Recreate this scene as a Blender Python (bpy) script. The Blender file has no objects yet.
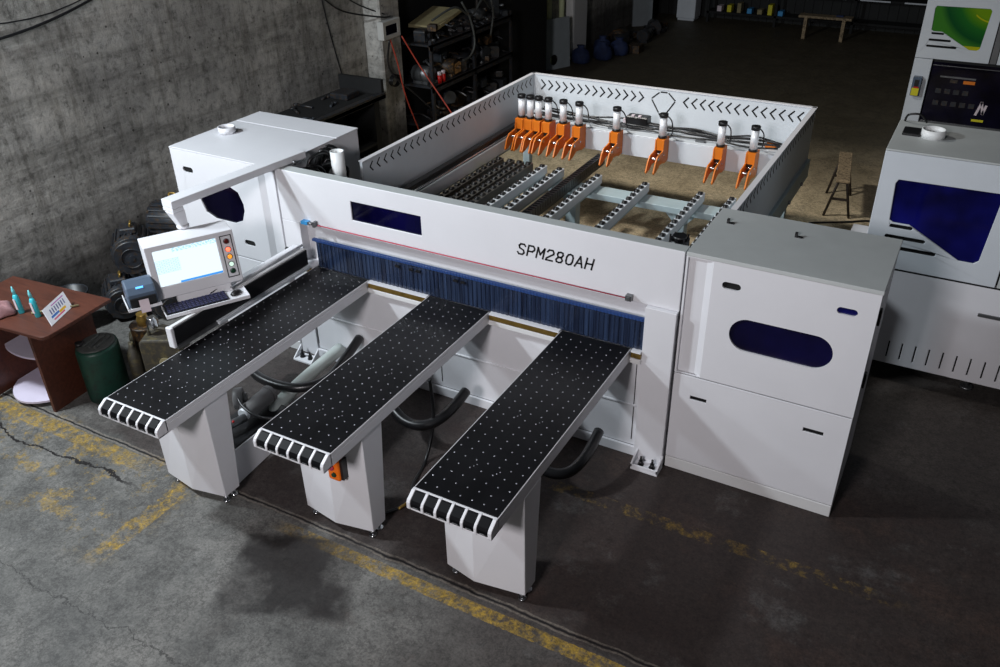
import bpy, math, random
from mathutils import Vector, Matrix, Euler
from mathutils.geometry import tessellate_polygon
random.seed(7)
scene = bpy.context.scene
COL = scene.collection
PI = math.pi

# ------------------------------------------------------------------ materials
def lin(c):
    c = c / 255.0
    return c / 12.92 if c <= 0.04045 else ((c + 0.055) / 1.055) ** 2.4
def rgb(r, g, b): return (lin(r), lin(g), lin(b), 1.0)

def nodes_of(name):
    m = bpy.data.materials.new(name); m.use_nodes = True
    nt = m.node_tree
    b = nt.nodes['Principled BSDF']
    return m, nt, b
def N(nt, t, **kw):
    n = nt.nodes.new(t)
    for k, v in kw.items(): setattr(n, k, v)
    return n
def coords(nt, scale=1.0, obj=True):
    if obj: return N(nt, 'ShaderNodeTexCoord').outputs['Object']
    return N(nt, 'ShaderNodeNewGeometry').outputs['Position']
def noise(nt, src, scale, detail=4, rough=0.6, stretch=None):
    n = N(nt, 'ShaderNodeTexNoise')
    n.inputs['Scale'].default_value = scale; n.inputs['Detail'].default_value = detail
    n.inputs['Roughness'].default_value = rough
    if stretch:
        mp = N(nt, 'ShaderNodeMapping'); mp.inputs['Scale'].default_value = stretch
        nt.links.new(src, mp.inputs['Vector']); src = mp.outputs['Vector']
    nt.links.new(src, n.inputs['Vector'])
    return n.outputs['Fac']
def ramp(nt, fac, stops):
    r = N(nt, 'ShaderNodeValToRGB')
    e = r.color_ramp.elements
    while len(e) < len(stops): e.new(0.5)
    for i, (p, c) in enumerate(stops):
        e[i].position = p; e[i].color = c if len(c) == 4 else (*c, 1)
    nt.links.new(fac, r.inputs['Fac'])
    return r.outputs['Color']
def mix(nt, fac, a, b, mode='MIX'):
    n = N(nt, 'ShaderNodeMix', data_type='RGBA', blend_type=mode)
    for k, v in ((0, fac), (6, a), (7, b)):
        if hasattr(v, 'links'): nt.links.new(v, n.inputs[k])
        else: n.inputs[k].default_value = v
    return n.outputs[2]
def mth(nt, op, a, b=None, c=None, clamp=False):
    n = N(nt, 'ShaderNodeMath', operation=op); n.use_clamp = clamp
    for i, v in enumerate((a, b, c)):
        if v is None: continue
        if hasattr(v, 'links'): nt.links.new(v, n.inputs[i])
        else: n.inputs[i].default_value = v
    return n.outputs[0]
def bump(nt, b, h, strength=0.2, dist=0.01):
    n = N(nt, 'ShaderNodeBump'); n.inputs['Strength'].default_value = strength
    n.inputs['Distance'].default_value = dist
    nt.links.new(h, n.inputs['Height']); nt.links.new(n.outputs['Normal'], b.inputs['Normal'])

def plain(name, c, rough=0.5, metal=0.0, var=0.06, scale=6.0, spec=0.5, bmp=0.0, dirt=None):
    m, nt, b = nodes_of(name)
    s = coords(nt)
    f = noise(nt, s, scale, 5)
    lo = tuple(v * (1 - var) for v in c[:3]) + (1,); hi = tuple(min(1, v * (1 + var)) for v in c[:3]) + (1,)
    col = ramp(nt, f, [(0.3, lo), (0.7, hi)])
    if dirt:
        d = noise(nt, s, scale * 2.3, 8, 0.7)
        col = mix(nt, ramp(nt, d, [(0.5, (0, 0, 0)), (0.62, (1, 1, 1))]), col, dirt)
    nt.links.new(col, b.inputs['Base Color'])
    b.inputs['Roughness'].default_value = rough; b.inputs['Metallic'].default_value = metal
    b.inputs['Specular IOR Level'].default_value = spec
    if bmp: bump(nt, b, noise(nt, s, scale * 14, 3), bmp, 0.003)
    return m
def emis(name, c, strength):
    m, nt, b = nodes_of(name)
    b.inputs['Base Color'].default_value = (0.02, 0.02, 0.02, 1)
    b.inputs['Emission Color'].default_value = c; b.inputs['Emission Strength'].default_value = strength
    b.inputs['Roughness'].default_value = 0.2
    return m

M = {}
M['white'] = plain('white_powder_coat', rgb(218, 218, 222), 0.42, var=0.025, scale=3, bmp=0.03)
M['offwhite'] = plain('off_white_powder_coat', rgb(214, 214, 214), 0.45, var=0.03, scale=3)
M['lid'] = plain('grey_lid_and_top_shade', rgb(184, 188, 187), 0.55, var=0.05, scale=4)
M['galv'] = plain('pale_grey_sheet', rgb(205, 211, 217), 0.5, var=0.05, scale=2.5)
M['frame_blue'] = plain('pale_blue_grey_frame', rgb(165, 182, 186), 0.5, var=0.06)
M['black'] = plain('black_plastic', rgb(22, 22, 24), 0.4, var=0.2)
M['blackmat'] = plain('black_matte', rgb(10, 10, 11), 0.8, var=0.2)
M['slot'] = plain('dark_slot', rgb(6, 6, 7), 0.9)
M['rubber'] = plain('black_rubber', rgb(24, 24, 26), 0.33, var=0.2)
M['roller'] = plain('black_roller', rgb(8, 8, 11), 0.5, var=0.2)
M['roller'].node_tree.nodes['Principled BSDF'].inputs['Specular IOR Level'].default_value = .12
M['orange'] = plain('orange_paint', rgb(214, 116, 22), 0.42, var=0.06)
M['orange_box'] = plain('orange_plastic', rgb(255, 120, 20), 0.35)
M['chrome'] = plain('bright_steel', rgb(215, 217, 220), 0.22, metal=1.0, var=0.03)
M['alu'] = plain('brushed_aluminium', rgb(232, 234, 238), 0.35, metal=0.15, var=0.03)
M['steel'] = plain('worn_steel', rgb(120, 122, 124), 0.4, metal=0.8, var=0.15)
M['darkrail'] = plain('dark_grey_rail', rgb(74, 72, 68), 0.5, var=0.1)
M['ballwhite'] = plain('steel_ball', rgb(150, 152, 158), 0.25, metal=.3)
M['darksteel'] = plain('dull_dark_steel', rgb(70, 74, 80), 0.4, metal=.6, var=.3)
M['brass'] = plain('brass_strip', rgb(150, 122, 62), 0.35, metal=0.7, var=0.25, scale=14)
M['red'] = plain('red_plastic', rgb(190, 24, 20), 0.4)
M['redwire'] = plain('red_wire', rgb(178, 60, 80), 0.5)
M['redcable'] = plain('red_cable', rgb(160, 58, 40), 0.5)
M['blueplug'] = plain('blue_plastic', rgb(60, 150, 210), 0.4)
M['tube'] = plain('white_pvc', rgb(228, 230, 230), 0.4, var=0.03)
M['pipe'] = plain('pale_grey_pipe', rgb(188, 196, 192), 0.4, var=0.06)
M['motor'] = plain('grey_motor_paint', rgb(120, 118, 118), 0.45, var=0.1)
M['darkmotor'] = plain('dark_greasy_iron', rgb(36, 40, 46), 0.42, var=0.5, scale=14, bmp=0.3, dirt=rgb(62, 48, 34))
M['greendrum'] = plain('dark_green_plastic', rgb(22, 62, 50), 0.45, var=0.15, scale=8, dirt=rgb(26, 42, 36))
M['graydrum'] = plain('faded_grey_lid', rgb(64, 66, 64), 0.6, var=0.3, scale=12)
M['rustcan'] = plain('rusty_dark_tin', rgb(44, 36, 30), 0.5, var=0.5, scale=10, dirt=rgb(104, 74, 34), bmp=0.3)
M['mudcan'] = plain('muddy_plastic', rgb(56, 52, 44), 0.6, var=0.4, scale=9, dirt=rgb(84, 76, 50))
M['cyan'] = plain('cyan_plastic', rgb(62, 190, 205), 0.35, var=0.05)
M['cyanpale'] = plain('pale_cyan_cap', rgb(120, 212, 220), 0.35)
M['cloth'] = plain('pink_cloth', rgb(150, 112, 114), 0.9, var=0.2, scale=18, bmp=0.3)
M['laminate'] = plain('white_laminate', rgb(206, 198, 216), 0.5, var=0.04)
M['boxgrey'] = plain('meter_box_plastic', rgb(190, 190, 186), 0.5, var=0.05)
M['carton'] = plain('brown_cardboard', rgb(150, 112, 66), 0.85, var=0.15)
M['bluebag'] = plain('blue_sack', rgb(28, 42, 78), 0.8, var=0.3, scale=12)
M['tan'] = plain('tan_board', rgb(140, 130, 96), 0.8, var=0.2)
M['board'] = plain('pale_panel', rgb(150, 160, 165), 0.6, var=0.08)
M['greenlight'] = plain('pale_green_pole', rgb(214, 224, 180), 0.6, var=0.1)
M['darkpanel'] = plain('near_black_sheet', rgb(18, 19, 20), 0.8, var=0.3)
M['printer'] = plain('blue_grey_plastic', rgb(84, 98, 116), 0.3, var=0.05)
M['paper'] = plain('paper', rgb(214, 200, 206), 0.8, var=0.04)
M['yellow'] = plain('yellow_label', rgb(214, 204, 30), 0.5)
M['darkred'] = plain('dark_red_paint', rgb(110, 20, 26), 0.5)
M['stoolwood'] = plain('worn_wood', rgb(150, 132, 104), 0.8, var=0.3, scale=16, dirt=rgb(70, 58, 44))
M['stooliron'] = plain('dark_brown_iron', rgb(44, 34, 26), 0.6, var=0.3)
M['bluelamp'] = emis('blue_led', (0.1, 0.4, 1, 1), 2.5)
M['btn_red'] = emis('lit_red_button', (1, 0.12, 0.06, 1), 3.0)
M['btn_amber'] = emis('lit_amber_button', (1, 0.35, 0.03, 1), 1.2)
M['btn_white'] = emis('lit_white_button', (0.75, 1, 0.85, 1), 1.0)
M['btn_dark'] = plain('dark_green_button', rgb(20, 60, 40), 0.3)
M['btn_off'] = plain('dark_red_button', rgb(90, 26, 24), 0.3)

def mk_glass(name, c, rough=0.06):
    m, nt, b = nodes_of(name)
    s = coords(nt)
    f = noise(nt, s, 3.0, 2)
    nt.links.new(ramp(nt, f, [(0.35, tuple(v * .25 for v in c[:3])), (0.7, c)]), b.inputs['Base Color'])
    b.inputs['Roughness'].default_value = rough
    b.inputs['Specular IOR Level'].default_value = 0.3
    return m
M['blueglass'] = mk_glass('dark_blue_acrylic', rgb(11, 9, 54))
M['blueglass2'] = mk_glass('blue_acrylic', rgb(16, 18, 100))
M['darkglass'] = mk_glass('black_tinted_glass', rgb(14, 12, 34))

def green_art():
    m, nt, b = nodes_of('green_acrylic')
    s = coords(nt)
    p = coords(nt, obj=False)
    d = N(nt, 'ShaderNodeVectorMath', operation='DISTANCE'); nt.links.new(p, d.inputs[0]); d.inputs[1].default_value = (-.02, 13.0, 1.78)
    r = ramp(nt, d.outputs['Value'], [(.30, rgb(112, 150, 24)), (.40, rgb(70, 128, 28)), (.46, rgb(34, 104, 38)), (.60, rgb(16, 76, 36)), (.68, rgb(60, 122, 40))])
    arc = mth(nt, 'LESS_THAN', mth(nt, 'ABSOLUTE', mth(nt, 'SUBTRACT', d.outputs['Value'], .34)), .008)
    sz = N(nt, 'ShaderNodeSeparateXYZ'); nt.links.new(p, sz.inputs[0])
    arc = mth(nt, 'MULTIPLY', arc, mth(nt, 'GREATER_THAN', sz.outputs[0], -.24))
    bot = mth(nt, 'LESS_THAN', sz.outputs[2], 1.13)
    col = mix(nt, mth(nt, 'MAXIMUM', arc, bot), r, rgb(176, 176, 30))
    nt.links.new(col, b.inputs['Base Color']); b.inputs['Roughness'].default_value = 0.15
    return m
M['greenart'] = green_art()

def mk_table():
    m, nt, b = nodes_of('black_table_laminate')
    s = coords(nt)
    f = noise(nt, s, 5, 5)
    nt.links.new(ramp(nt, f, [(0.3, rgb(7, 7, 9)), (0.75, rgb(18, 18, 21))]), b.inputs['Base Color'])
    r = mth(nt, 'MULTIPLY_ADD', noise(nt, s, 2.2, 4), 0.25, 0.28)
    nt.links.new(r, b.inputs['Roughness']); b.inputs['Specular IOR Level'].default_value = .3
    return m
M['table'] = mk_table()

def mk_curtain():
    m, nt, b = nodes_of('translucent_blue_strip')
    s = coords(nt)
    f = noise(nt, s, 1.0, 3, 0.6, (60, 1, 1.5))
    col = ramp(nt, f, [(0.35, rgb(22, 30, 50)), (0.7, rgb(48, 64, 94))])
    nt.links.new(col, b.inputs['Base Color'])
    b.inputs['Roughness'].default_value = 0.22; b.inputs['Specular IOR Level'].default_value = 0.8
    b.inputs['Alpha'].default_value = 0.9
    return m
M['curtain'] = mk_curtain()
M['curtainbar'] = plain('blue_rail', rgb(44, 72, 128), 0.35, var=0.1)

def mk_wood(name, a, b_, sc=(1.2, 14, 14)):
    m, nt, b = nodes_of(name)
    s = coords(nt)
    f = noise(nt, s, 2.5, 6, 0.65, sc)
    nt.links.new(ramp(nt, f, [(0.3, a), (0.7, b_)]), b.inputs['Base Color'])
    b.inputs['Roughness'].default_value = 0.42
    return m
M['wood'] = mk_wood('reddish_brown_veneer', rgb(64, 34, 26), rgb(94, 52, 38))

def mk_floor():
    m, nt, b = nodes_of('stained_concrete_floor')
    p = coords(nt, obj=False)
    sx = N(nt, 'ShaderNodeSeparateXYZ'); nt.links.new(p, sx.inputs[0])
    X, Y = sx.outputs['X'], sx.outputs['Y']
    big = noise(nt, p, 0.55, 5, 0.6); mid = noise(nt, p, 2.6, 8, 0.68); fine = noise(nt, p, 24, 6, 0.7)
    base = ramp(nt, mid, [(0.28, rgb(70, 69, 67)), (0.5, rgb(100, 99, 96)), (0.72, rgb(124, 122, 118))])
    # tan worn concrete behind the machine
    tan = ramp(nt, mid, [(0.25, rgb(170, 154, 124)), (0.7, rgb(214, 196, 162))])
    ty = N(nt, 'ShaderNodeMapRange'); ty.inputs[1].default_value = 6.6; ty.inputs[2].default_value = 7.8
    nt.links.new(Y, ty.inputs[0])
    col = mix(nt, ty.outputs[0], base, tan)
    # oily brown soot round the saw, with the right cabinet's shade painted in
    def rng(v, a, b2, c2, d2):
        u = N(nt, 'ShaderNodeMapRange', interpolation_type='SMOOTHSTEP'); u.inputs[1].default_value = a; u.inputs[2].default_value = b2
        nt.links.new(v, u.inputs[0])
        w = N(nt, 'ShaderNodeMapRange', interpolation_type='SMOOTHSTEP'); w.inputs[1].default_value = c2; w.inputs[2].default_value = d2
        w.inputs[3].default_value = 1; w.inputs[4].default_value = 0
        nt.links.new(v, w.inputs[0])
        return mth(nt, 'MULTIPLY', u.outputs[0], w.outputs[0])
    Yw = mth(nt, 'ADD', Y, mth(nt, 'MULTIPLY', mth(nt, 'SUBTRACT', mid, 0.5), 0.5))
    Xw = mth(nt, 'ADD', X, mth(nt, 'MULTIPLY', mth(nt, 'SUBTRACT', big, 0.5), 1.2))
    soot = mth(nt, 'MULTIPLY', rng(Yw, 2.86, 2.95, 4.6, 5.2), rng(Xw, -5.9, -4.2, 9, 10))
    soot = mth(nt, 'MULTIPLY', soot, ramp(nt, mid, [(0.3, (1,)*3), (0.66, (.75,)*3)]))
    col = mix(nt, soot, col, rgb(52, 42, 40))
    soot_and_shade = mth(nt, 'MULTIPLY', rng(Yw, -9, -8, 6.2, 7.4), rng(Xw, -2.6, -1.6, 9, 10))
    col = mix(nt, mth(nt, 'MULTIPLY', soot_and_shade, .7), col, rgb(52, 43, 40))
    brown = ramp(nt, noise(nt, p, 1.4, 6, 0.7), [(0.52, (0, 0, 0)), (0.68, (.55, .55, .55))])
    brown = mth(nt, 'MULTIPLY', mth(nt, 'MULTIPLY', brown, rng(X, -3.4, -2.4, 9, 10)), rng(Y, -9, -8, 4.6, 5.0))
    col = mix(nt, brown, col, rgb(80, 62, 54))
    # lighter scuffs
    sc = ramp(nt, noise(nt, p, 1.9, 7, 0.75), [(0.56, (0, 0, 0)), (0.74, (.4, .4, .4))])
    col = mix(nt, sc, col, rgb(120, 121, 120))
    # worn yellow paint lines (they run along X) and a patchy field of old paint
    wear = noise(nt, p, 9, 8, 0.75)
    def line(y0, h, x0, x1, thr):
        d = mth(nt, 'ABSOLUTE', mth(nt, 'SUBTRACT', mth(nt, 'ADD', Y, mth(nt, 'MULTIPLY', mth(nt, 'SUBTRACT', wear, .5), .035)), y0))
        inside = mth(nt, 'LESS_THAN', d, h)
        seg = rng(X, x0, x0 + .4, x1 - .4, x1)
        w = ramp(nt, wear, [(thr, (0, 0, 0)), (thr + .10, (1, 1, 1))])
        return mth(nt, 'MULTIPLY', mth(nt, 'MULTIPLY', inside, seg), w)
    l1 = line(2.81, .065, -8.0, -4.3, .42)
    l2 = line(2.80, .045, -3.3, 2.5, .40)
    l3 = mth(nt, 'MULTIPLY', line(3.95, .05, -2.1, .4, .48), .5)
    l4 = line(9.0, .05, -4.0, 3.0, .45)
    ya = N(nt, 'ShaderNodeMapRange'); ya.inputs[1].default_value = .38; ya.inputs[2].default_value = .62
    nt.links.new(big, ya.inputs[0])
    field = mth(nt, 'MULTIPLY', rng(X, -7, -6, -4.3, -3.7), rng(Y, 1.95, 2.3, 2.85, 3.0))
    patch = ramp(nt, noise(nt, p, 4.2, 9, 0.8), [(0.53, (0, 0, 0)), (0.58, (.85, .85, .85))])
    field = mth(nt, 'MULTIPLY', field, patch)
    l5 = mth(nt, 'MULTIPLY', mth(nt, 'LESS_THAN', mth(nt, 'ABSOLUTE', mth(nt, 'SUBTRACT', mth(nt, 'ADD', X, mth(nt,'MULTIPLY', wear, .1)), -3.95)), .07),
             mth(nt, 'MULTIPLY', rng(Y, 1.95, 2.2, 2.75, 2.9), ramp(nt, wear, [(.45, (0, 0, 0)), (.55, (1, 1, 1))])))
    yel = l1
    mottle = ramp(nt, noise(nt, p, 30, 8, .8), [(.40, (.15, .15, .15)), (.56, (1, 1, 1))])
    for q in (l2, l3, l4, field, l5): yel = mth(nt, 'MAXIMUM', yel, q)
    yc = ramp(nt, wear, [(0.4, rgb(140, 114, 44)), (0.7, rgb(186, 150, 46))])
    col = mix(nt, mth(nt, 'MULTIPLY', mth(nt, 'MULTIPLY', yel, mottle), 0.85), col, yc)
    # joint between slabs, with a wandering crack on the left
    wob = mth(nt, 'MULTIPLY', mth(nt, 'SUBTRACT', noise(nt, p, 5, 4), .5), .05)
    wob2 = mth(nt, 'MULTIPLY', mth(nt, 'SUBTRACT', noise(nt, p, 1.6, 7, .7), .5), .35)
    jd = mth(nt, 'ABSOLUTE', mth(nt, 'SUBTRACT', mth(nt, 'ADD', Y, wob), 2.905))
    joint = mth(nt, 'MULTIPLY', mth(nt, 'LESS_THAN', jd, .0055), rng(X, -9, -8.9, 2, 3))
    jl = mth(nt, 'MULTIPLY', mth(nt, 'LESS_THAN', mth(nt, 'ABSOLUTE', mth(nt, 'SUBTRACT', jd, .016)), .006), 0.35)
    cd = mth(nt, 'ABSOLUTE', mth(nt, 'SUBTRACT', mth(nt, 'ADD', Y, wob2), 2.62))
    crack = mth(nt, 'MULTIPLY', mth(nt, 'LESS_THAN', cd, .010), rng(X, -9, -8.9, -4.5, -4.2))
    cd2 = mth(nt, 'ABSOLUTE', mth(nt, 'SUBTRACT', mth(nt, 'ADD', Y, mth(nt, 'MULTIPLY', wob2, 1.4)), 1.75))
    crack2 = mth(nt, 'MULTIPLY', mth(nt, 'LESS_THAN', cd2, .005), .6)
    col = mix(nt, jl, col, rgb(150, 140, 128))
    col = mix(nt, mth(nt, 'MAXIMUM', mth(nt, 'MAXIMUM', joint, crack), crack2), col, rgb(24, 20, 20))
    # dark patch in front of the tables: a skewed rectangle with soft edges
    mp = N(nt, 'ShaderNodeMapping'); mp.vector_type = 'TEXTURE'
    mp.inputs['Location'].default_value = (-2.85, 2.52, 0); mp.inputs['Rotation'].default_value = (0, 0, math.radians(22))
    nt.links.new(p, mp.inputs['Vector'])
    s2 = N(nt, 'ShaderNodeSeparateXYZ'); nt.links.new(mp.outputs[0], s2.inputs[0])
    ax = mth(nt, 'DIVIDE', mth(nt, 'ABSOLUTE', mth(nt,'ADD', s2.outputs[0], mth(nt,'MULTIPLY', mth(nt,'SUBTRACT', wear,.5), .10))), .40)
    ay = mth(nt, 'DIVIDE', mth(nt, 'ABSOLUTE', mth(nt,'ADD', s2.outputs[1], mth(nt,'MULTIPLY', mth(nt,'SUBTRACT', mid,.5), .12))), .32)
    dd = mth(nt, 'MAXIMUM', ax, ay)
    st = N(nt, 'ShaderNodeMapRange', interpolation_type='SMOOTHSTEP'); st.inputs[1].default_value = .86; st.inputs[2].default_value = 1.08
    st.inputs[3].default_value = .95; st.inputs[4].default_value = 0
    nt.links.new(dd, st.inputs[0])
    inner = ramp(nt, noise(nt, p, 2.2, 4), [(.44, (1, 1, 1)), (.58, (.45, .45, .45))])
    dark_patch = mth(nt, 'MULTIPLY', st.outputs[0], inner)
    col = mix(nt, dark_patch, col, rgb(36, 32, 31))
    far = N(nt, 'ShaderNodeMapRange'); far.inputs[1].default_value = 9.5; far.inputs[2].default_value = 12.0  # far floor: the fading light is painted into its colour
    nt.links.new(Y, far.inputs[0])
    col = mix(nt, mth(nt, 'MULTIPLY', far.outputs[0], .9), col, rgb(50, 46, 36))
    grit = noise(nt, p, 70, 5, .7)
    col = mix(nt, 1.0, col, ramp(nt, grit, [(0.34, (.66, .66, .66)), (0.5, (1, 1, 1)), (0.66, (1.25, 1.25, 1.25))]), 'MULTIPLY')
    vein = mth(nt, 'ABSOLUTE', mth(nt, 'SUBTRACT', noise(nt, p, 3.4, 9, .75), .5))
    col = mix(nt, ramp(nt, vein, [(0.0, (.5, .5, .5)), (0.022, (0, 0, 0))]), col, rgb(40, 37, 36))
    speck = ramp(nt, fine, [(0.30, (.60, .60, .60)), (0.5, (1, 1, 1)), (0.72, (1.2, 1.2, 1.2))])
    col = mix(nt, 1.0, col, speck, 'MULTIPLY')
    nt.links.new(col, b.inputs['Base Color'])
    rg = mth(nt, 'MULTIPLY_ADD', mid, .5, .38)
    nt.links.new(mth(nt, 'SUBTRACT', rg, mth(nt, 'MULTIPLY', dark_patch, .1)), b.inputs['Roughness'])
    b.inputs['Specular IOR Level'].default_value = 0.35
    bump(nt, b, mth(nt, 'SUBTRACT', mth(nt, 'ADD', mid, mth(nt, 'MULTIPLY', fine, .4)), mth(nt, 'MULTIPLY', joint, 2.0)), 0.35, 0.012)
    return m
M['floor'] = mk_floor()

def mk_wall():
    m, nt, b = nodes_of('bare_concrete_wall')
    p = coords(nt, obj=False)
    a = noise(nt, p, 1.1, 7, .7); f = noise(nt, p, 12, 8, .75); st = noise(nt, p, 1.0, 6, .7, (1, 1, 1))
    streak = noise(nt, p, 1.0, 8, .75, (1, 9, .8))
    boards = noise(nt, p, 1.0, 5, .7, (1, .6, 6))
    col = ramp(nt, a, [(.30, rgb(132, 131, 128)), (.5, rgb(172, 170, 165)), (.70, rgb(204, 201, 194))])
    col = mix(nt, 1, col, ramp(nt, streak, [(.36, (.62, .61, .59)), (.52, (1.0, 1.0, 1.0))]), 'MULTIPLY')
    col = mix(nt, 1, col, ramp(nt, boards, [(.38, (.70, .70, .69)), (.54, (1.05, 1.05, 1.05))]), 'MULTIPLY')
    col = mix(nt, 1, col, ramp(nt, f, [(.36, (.50, .50, .49)), (.48, (1, 1, 1)), (.66, (1.22, 1.21, 1.19))]), 'MULTIPLY')
    v = N(nt, 'ShaderNodeTexVoronoi'); v.inputs['Scale'].default_value = 7.0; nt.links.new(p, v.inputs['Vector'])
    pits = mth(nt, 'LESS_THAN', mth(nt, 'ADD', v.outputs['Distance'], mth(nt, 'MULTIPLY', f, .16)), .155)
    col = mix(nt, mth(nt, 'MULTIPLY', pits, .8), col, rgb(44, 41, 38))
    # uneven darker band towards the floor
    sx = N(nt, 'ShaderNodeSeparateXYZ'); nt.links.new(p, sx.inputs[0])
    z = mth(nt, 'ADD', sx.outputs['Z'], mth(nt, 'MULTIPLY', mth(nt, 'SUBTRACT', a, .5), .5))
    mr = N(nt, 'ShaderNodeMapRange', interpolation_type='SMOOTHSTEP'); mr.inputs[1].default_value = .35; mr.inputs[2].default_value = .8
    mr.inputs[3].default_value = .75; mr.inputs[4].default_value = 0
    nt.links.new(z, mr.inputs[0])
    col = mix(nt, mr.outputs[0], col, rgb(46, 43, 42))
    nt.links.new(col, b.inputs['Base Color']); b.inputs['Roughness'].default_value = .85
    bump(nt, b, mth(nt, 'ADD', mth(nt, 'ADD', a, f), boards), .5, .02)
    return m
M['wall'] = mk_wall()
M['darkwall'] = plain('dark_sheet_wall', rgb(34, 36, 36), 0.8, var=0.3, scale=2)

LOCAL = ('spray_can', 'glue_bottle', 'electric_motor', 'oil_drum', 'jerry_can')
# ------------------------------------------------------------------ mesh helper
class MB:
    def __init__(s): s.v = []; s.f = []; s.m = []; s.sm = []
    def add(s, vs, fs, mi=0, smooth=False, mtx=None):
        o = len(s.v)
        for v in vs:
            v = Vector(v)
            s.v.append(tuple(mtx @ v) if mtx else tuple(v))
        for f in fs: s.f.append([i + o for i in f]); s.m.append(mi); s.sm.append(smooth)
        return s
    def box(s, x0, x1, y0, y1, z0, z1, mi=0, mtx=None):
        vs = [(x, y, z) for z in (z0, z1) for y in (y0, y1) for x in (x0, x1)]
        return s.add(vs, [(0, 2, 3, 1), (4, 5, 7, 6), (0, 1, 5, 4), (2, 6, 7, 3), (0, 4, 6, 2), (1, 3, 7, 5)], mi, False, mtx)
    def prism(s, poly, a, b, axis='y', mi=0, mtx=None, smooth=False):
        """poly: 2D outline; extruded from a to b along axis ('y': poly=(x,z); 'x': poly=(y,z); 'z': poly=(x,y))"""
        def P(p, t):
            return {'y': (p[0], t, p[1]), 'x': (t, p[0], p[1]), 'z': (p[0], p[1], t)}[axis]
        n = len(poly)
        vs = [P(p, a) for p in poly] + [P(p, b) for p in poly]
        fs = [tuple(range(n - 1, -1, -1)), tuple(range(n, 2 * n))]
        s.add(vs, fs, mi, False, mtx)
        o = len(s.v) - 2 * n
        for i in range(n):
            j = (i + 1) % n
            s.f.append([o + i, o + j, o + n + j, o + n + i]); s.m.append(mi); s.sm.append(smooth)
        return s
    def holed(s, outer, holes, a, b, axis='y', mi=0, mtx=None):
        """flat plate with real openings"""
        loops = [outer] + holes
        def P(p, t):
            return {'y': (p[0], t, p[1]), 'x': (t, p[0], p[1]), 'z': (p[0], p[1], t)}[axis]
        flat = [p for l in loops for p in l]
        tris = tessellate_polygon([[Vector((p[0], p[1], 0)) for p in l] for l in loops])
        n = len(flat)
        vs = [P(p, a) for p in flat] + [P(p, b) for p in flat]
        fs = [tuple(t) for t in tris] + [tuple(i + n for i in reversed(t)) for t in tris]
        k = 0
        for l in loops:
            for i in range(len(l)):
                j = (i + 1) % len(l)
                fs.append((k + i, k + j, n + k + j, n + k + i))
            k += len(l)
        return s.add(vs, fs, mi, False, mtx)
    def cyl(s, p0, p1, r, n=20, r2=None, mi=0, caps=True, smooth=True, mtx=None):
        p0, p1 = Vector(p0), Vector(p1); r2 = r if r2 is None else r2
        d = (p1 - p0).normalized(); u = d.orthogonal().normalized(); w = d.cross(u)
        vs = []
        for p, rr in ((p0, r), (p1, r2)):
            for i in range(n):
                a = 2 * PI * i / n
                vs.append(p + (u * math.cos(a) + w * math.sin(a)) * rr)
        fs = [(i, (i + 1) % n, n + (i + 1) % n, n + i) for i in range(n)]
        s.add(vs, fs, mi, smooth, mtx)
        if caps:
            o = len(s.v) - 2 * n
            for c in (list(range(n - 1, -1, -1)), list(range(n, 2 * n))):
                s.f.append([o + i for i in c]); s.m.append(mi); s.sm.append(False)
        return s
    def ring(s, c, axis, r, ri, h, n=28, mi=0):
        """short hollow tube"""
        c = Vector(c); d = Vector(axis).normalized(); u = d.orthogonal().normalized(); w = d.cross(u)
        vs = []
        for rr, t in ((r, 0), (r, h), (ri, h), (ri, 0)):
            for i in range(n):
                a = 2 * PI * i / n
                vs.append(c + d * t + (u * math.cos(a) + w * math.sin(a)) * rr)
        fs = []
        for k in range(4):
            for i in range(n):
                j = (i + 1) % n; l = (k + 1) % 4
                fs.append((k * n + i, k * n + j, l * n + j, l * n + i))
        return s.add(vs, fs, mi, True)
    def tube(s, pts, r, n=10, mi=0, res=6, closed=False):
        P = [Vector(p) for p in pts]
        q = []
        if len(P) > 2:
            for i in range(len(P) - 1):
                a = P[max(i - 1, 0)]; b = P[i]; c = P[i + 1]; d = P[min(i + 2, len(P) - 1)]
                for k in range(res):
                    t = k / res
                    q.append(0.5 * ((2 * b) + (c - a) * t + (2 * a - 5 * b + 4 * c - d) * t * t + (-a + 3 * b - 3 * c + d) * t ** 3))
            q.append(P[-1])
        else: q = P
        vs = []; up = None
        for i, p in enumerate(q):
            d = (q[min(i + 1, len(q) - 1)] - q[max(i - 1, 0)]).normalized()
            u = d.orthogonal().normalized() if up is None else (up - d * up.dot(d)).normalized()
            up = u; w = d.cross(u)
            for k in range(n):
                a = 2 * PI * k / n
                vs.append(p + (u * math.cos(a) + w * math.sin(a)) * r)
        fs = []
        for i in range(len(q) - 1):
            for k in range(n):
                j = (k + 1) % n
                fs.append((i * n + k, i * n + j, (i + 1) * n + j, (i + 1) * n + k))
        s.add(vs, fs, mi, True)
        o = len(s.v) - len(vs)
        s.f.append([o + k for k in range(n - 1, -1, -1)]); s.m.append(mi); s.sm.append(False)
        s.f.append([o + (len(q) - 1) * n + k for k in range(n)]); s.m.append(mi); s.sm.append(False)
        return s
    def lathe(s, prof, c=(0, 0, 0), n=28, mi=0, sx=1, sy=1):
        vs = []
        for r, z in prof:
            for i in range(n):
                a = 2 * PI * i / n
                vs.append((c[0] + r * sx * math.cos(a), c[1] + r * sy * math.sin(a), c[2] + z))
        fs = []
        for k in range(len(prof) - 1):
            for i in range(n):
                j = (i + 1) % n
                fs.append((k * n + i, k * n + j, (k + 1) * n + j, (k + 1) * n + i))
        s.add(vs, fs, mi, True)
        o = len(s.v) - len(vs)
        s.f.append([o + i for i in range(n - 1, -1, -1)]); s.m.append(mi); s.sm.append(False)
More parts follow.
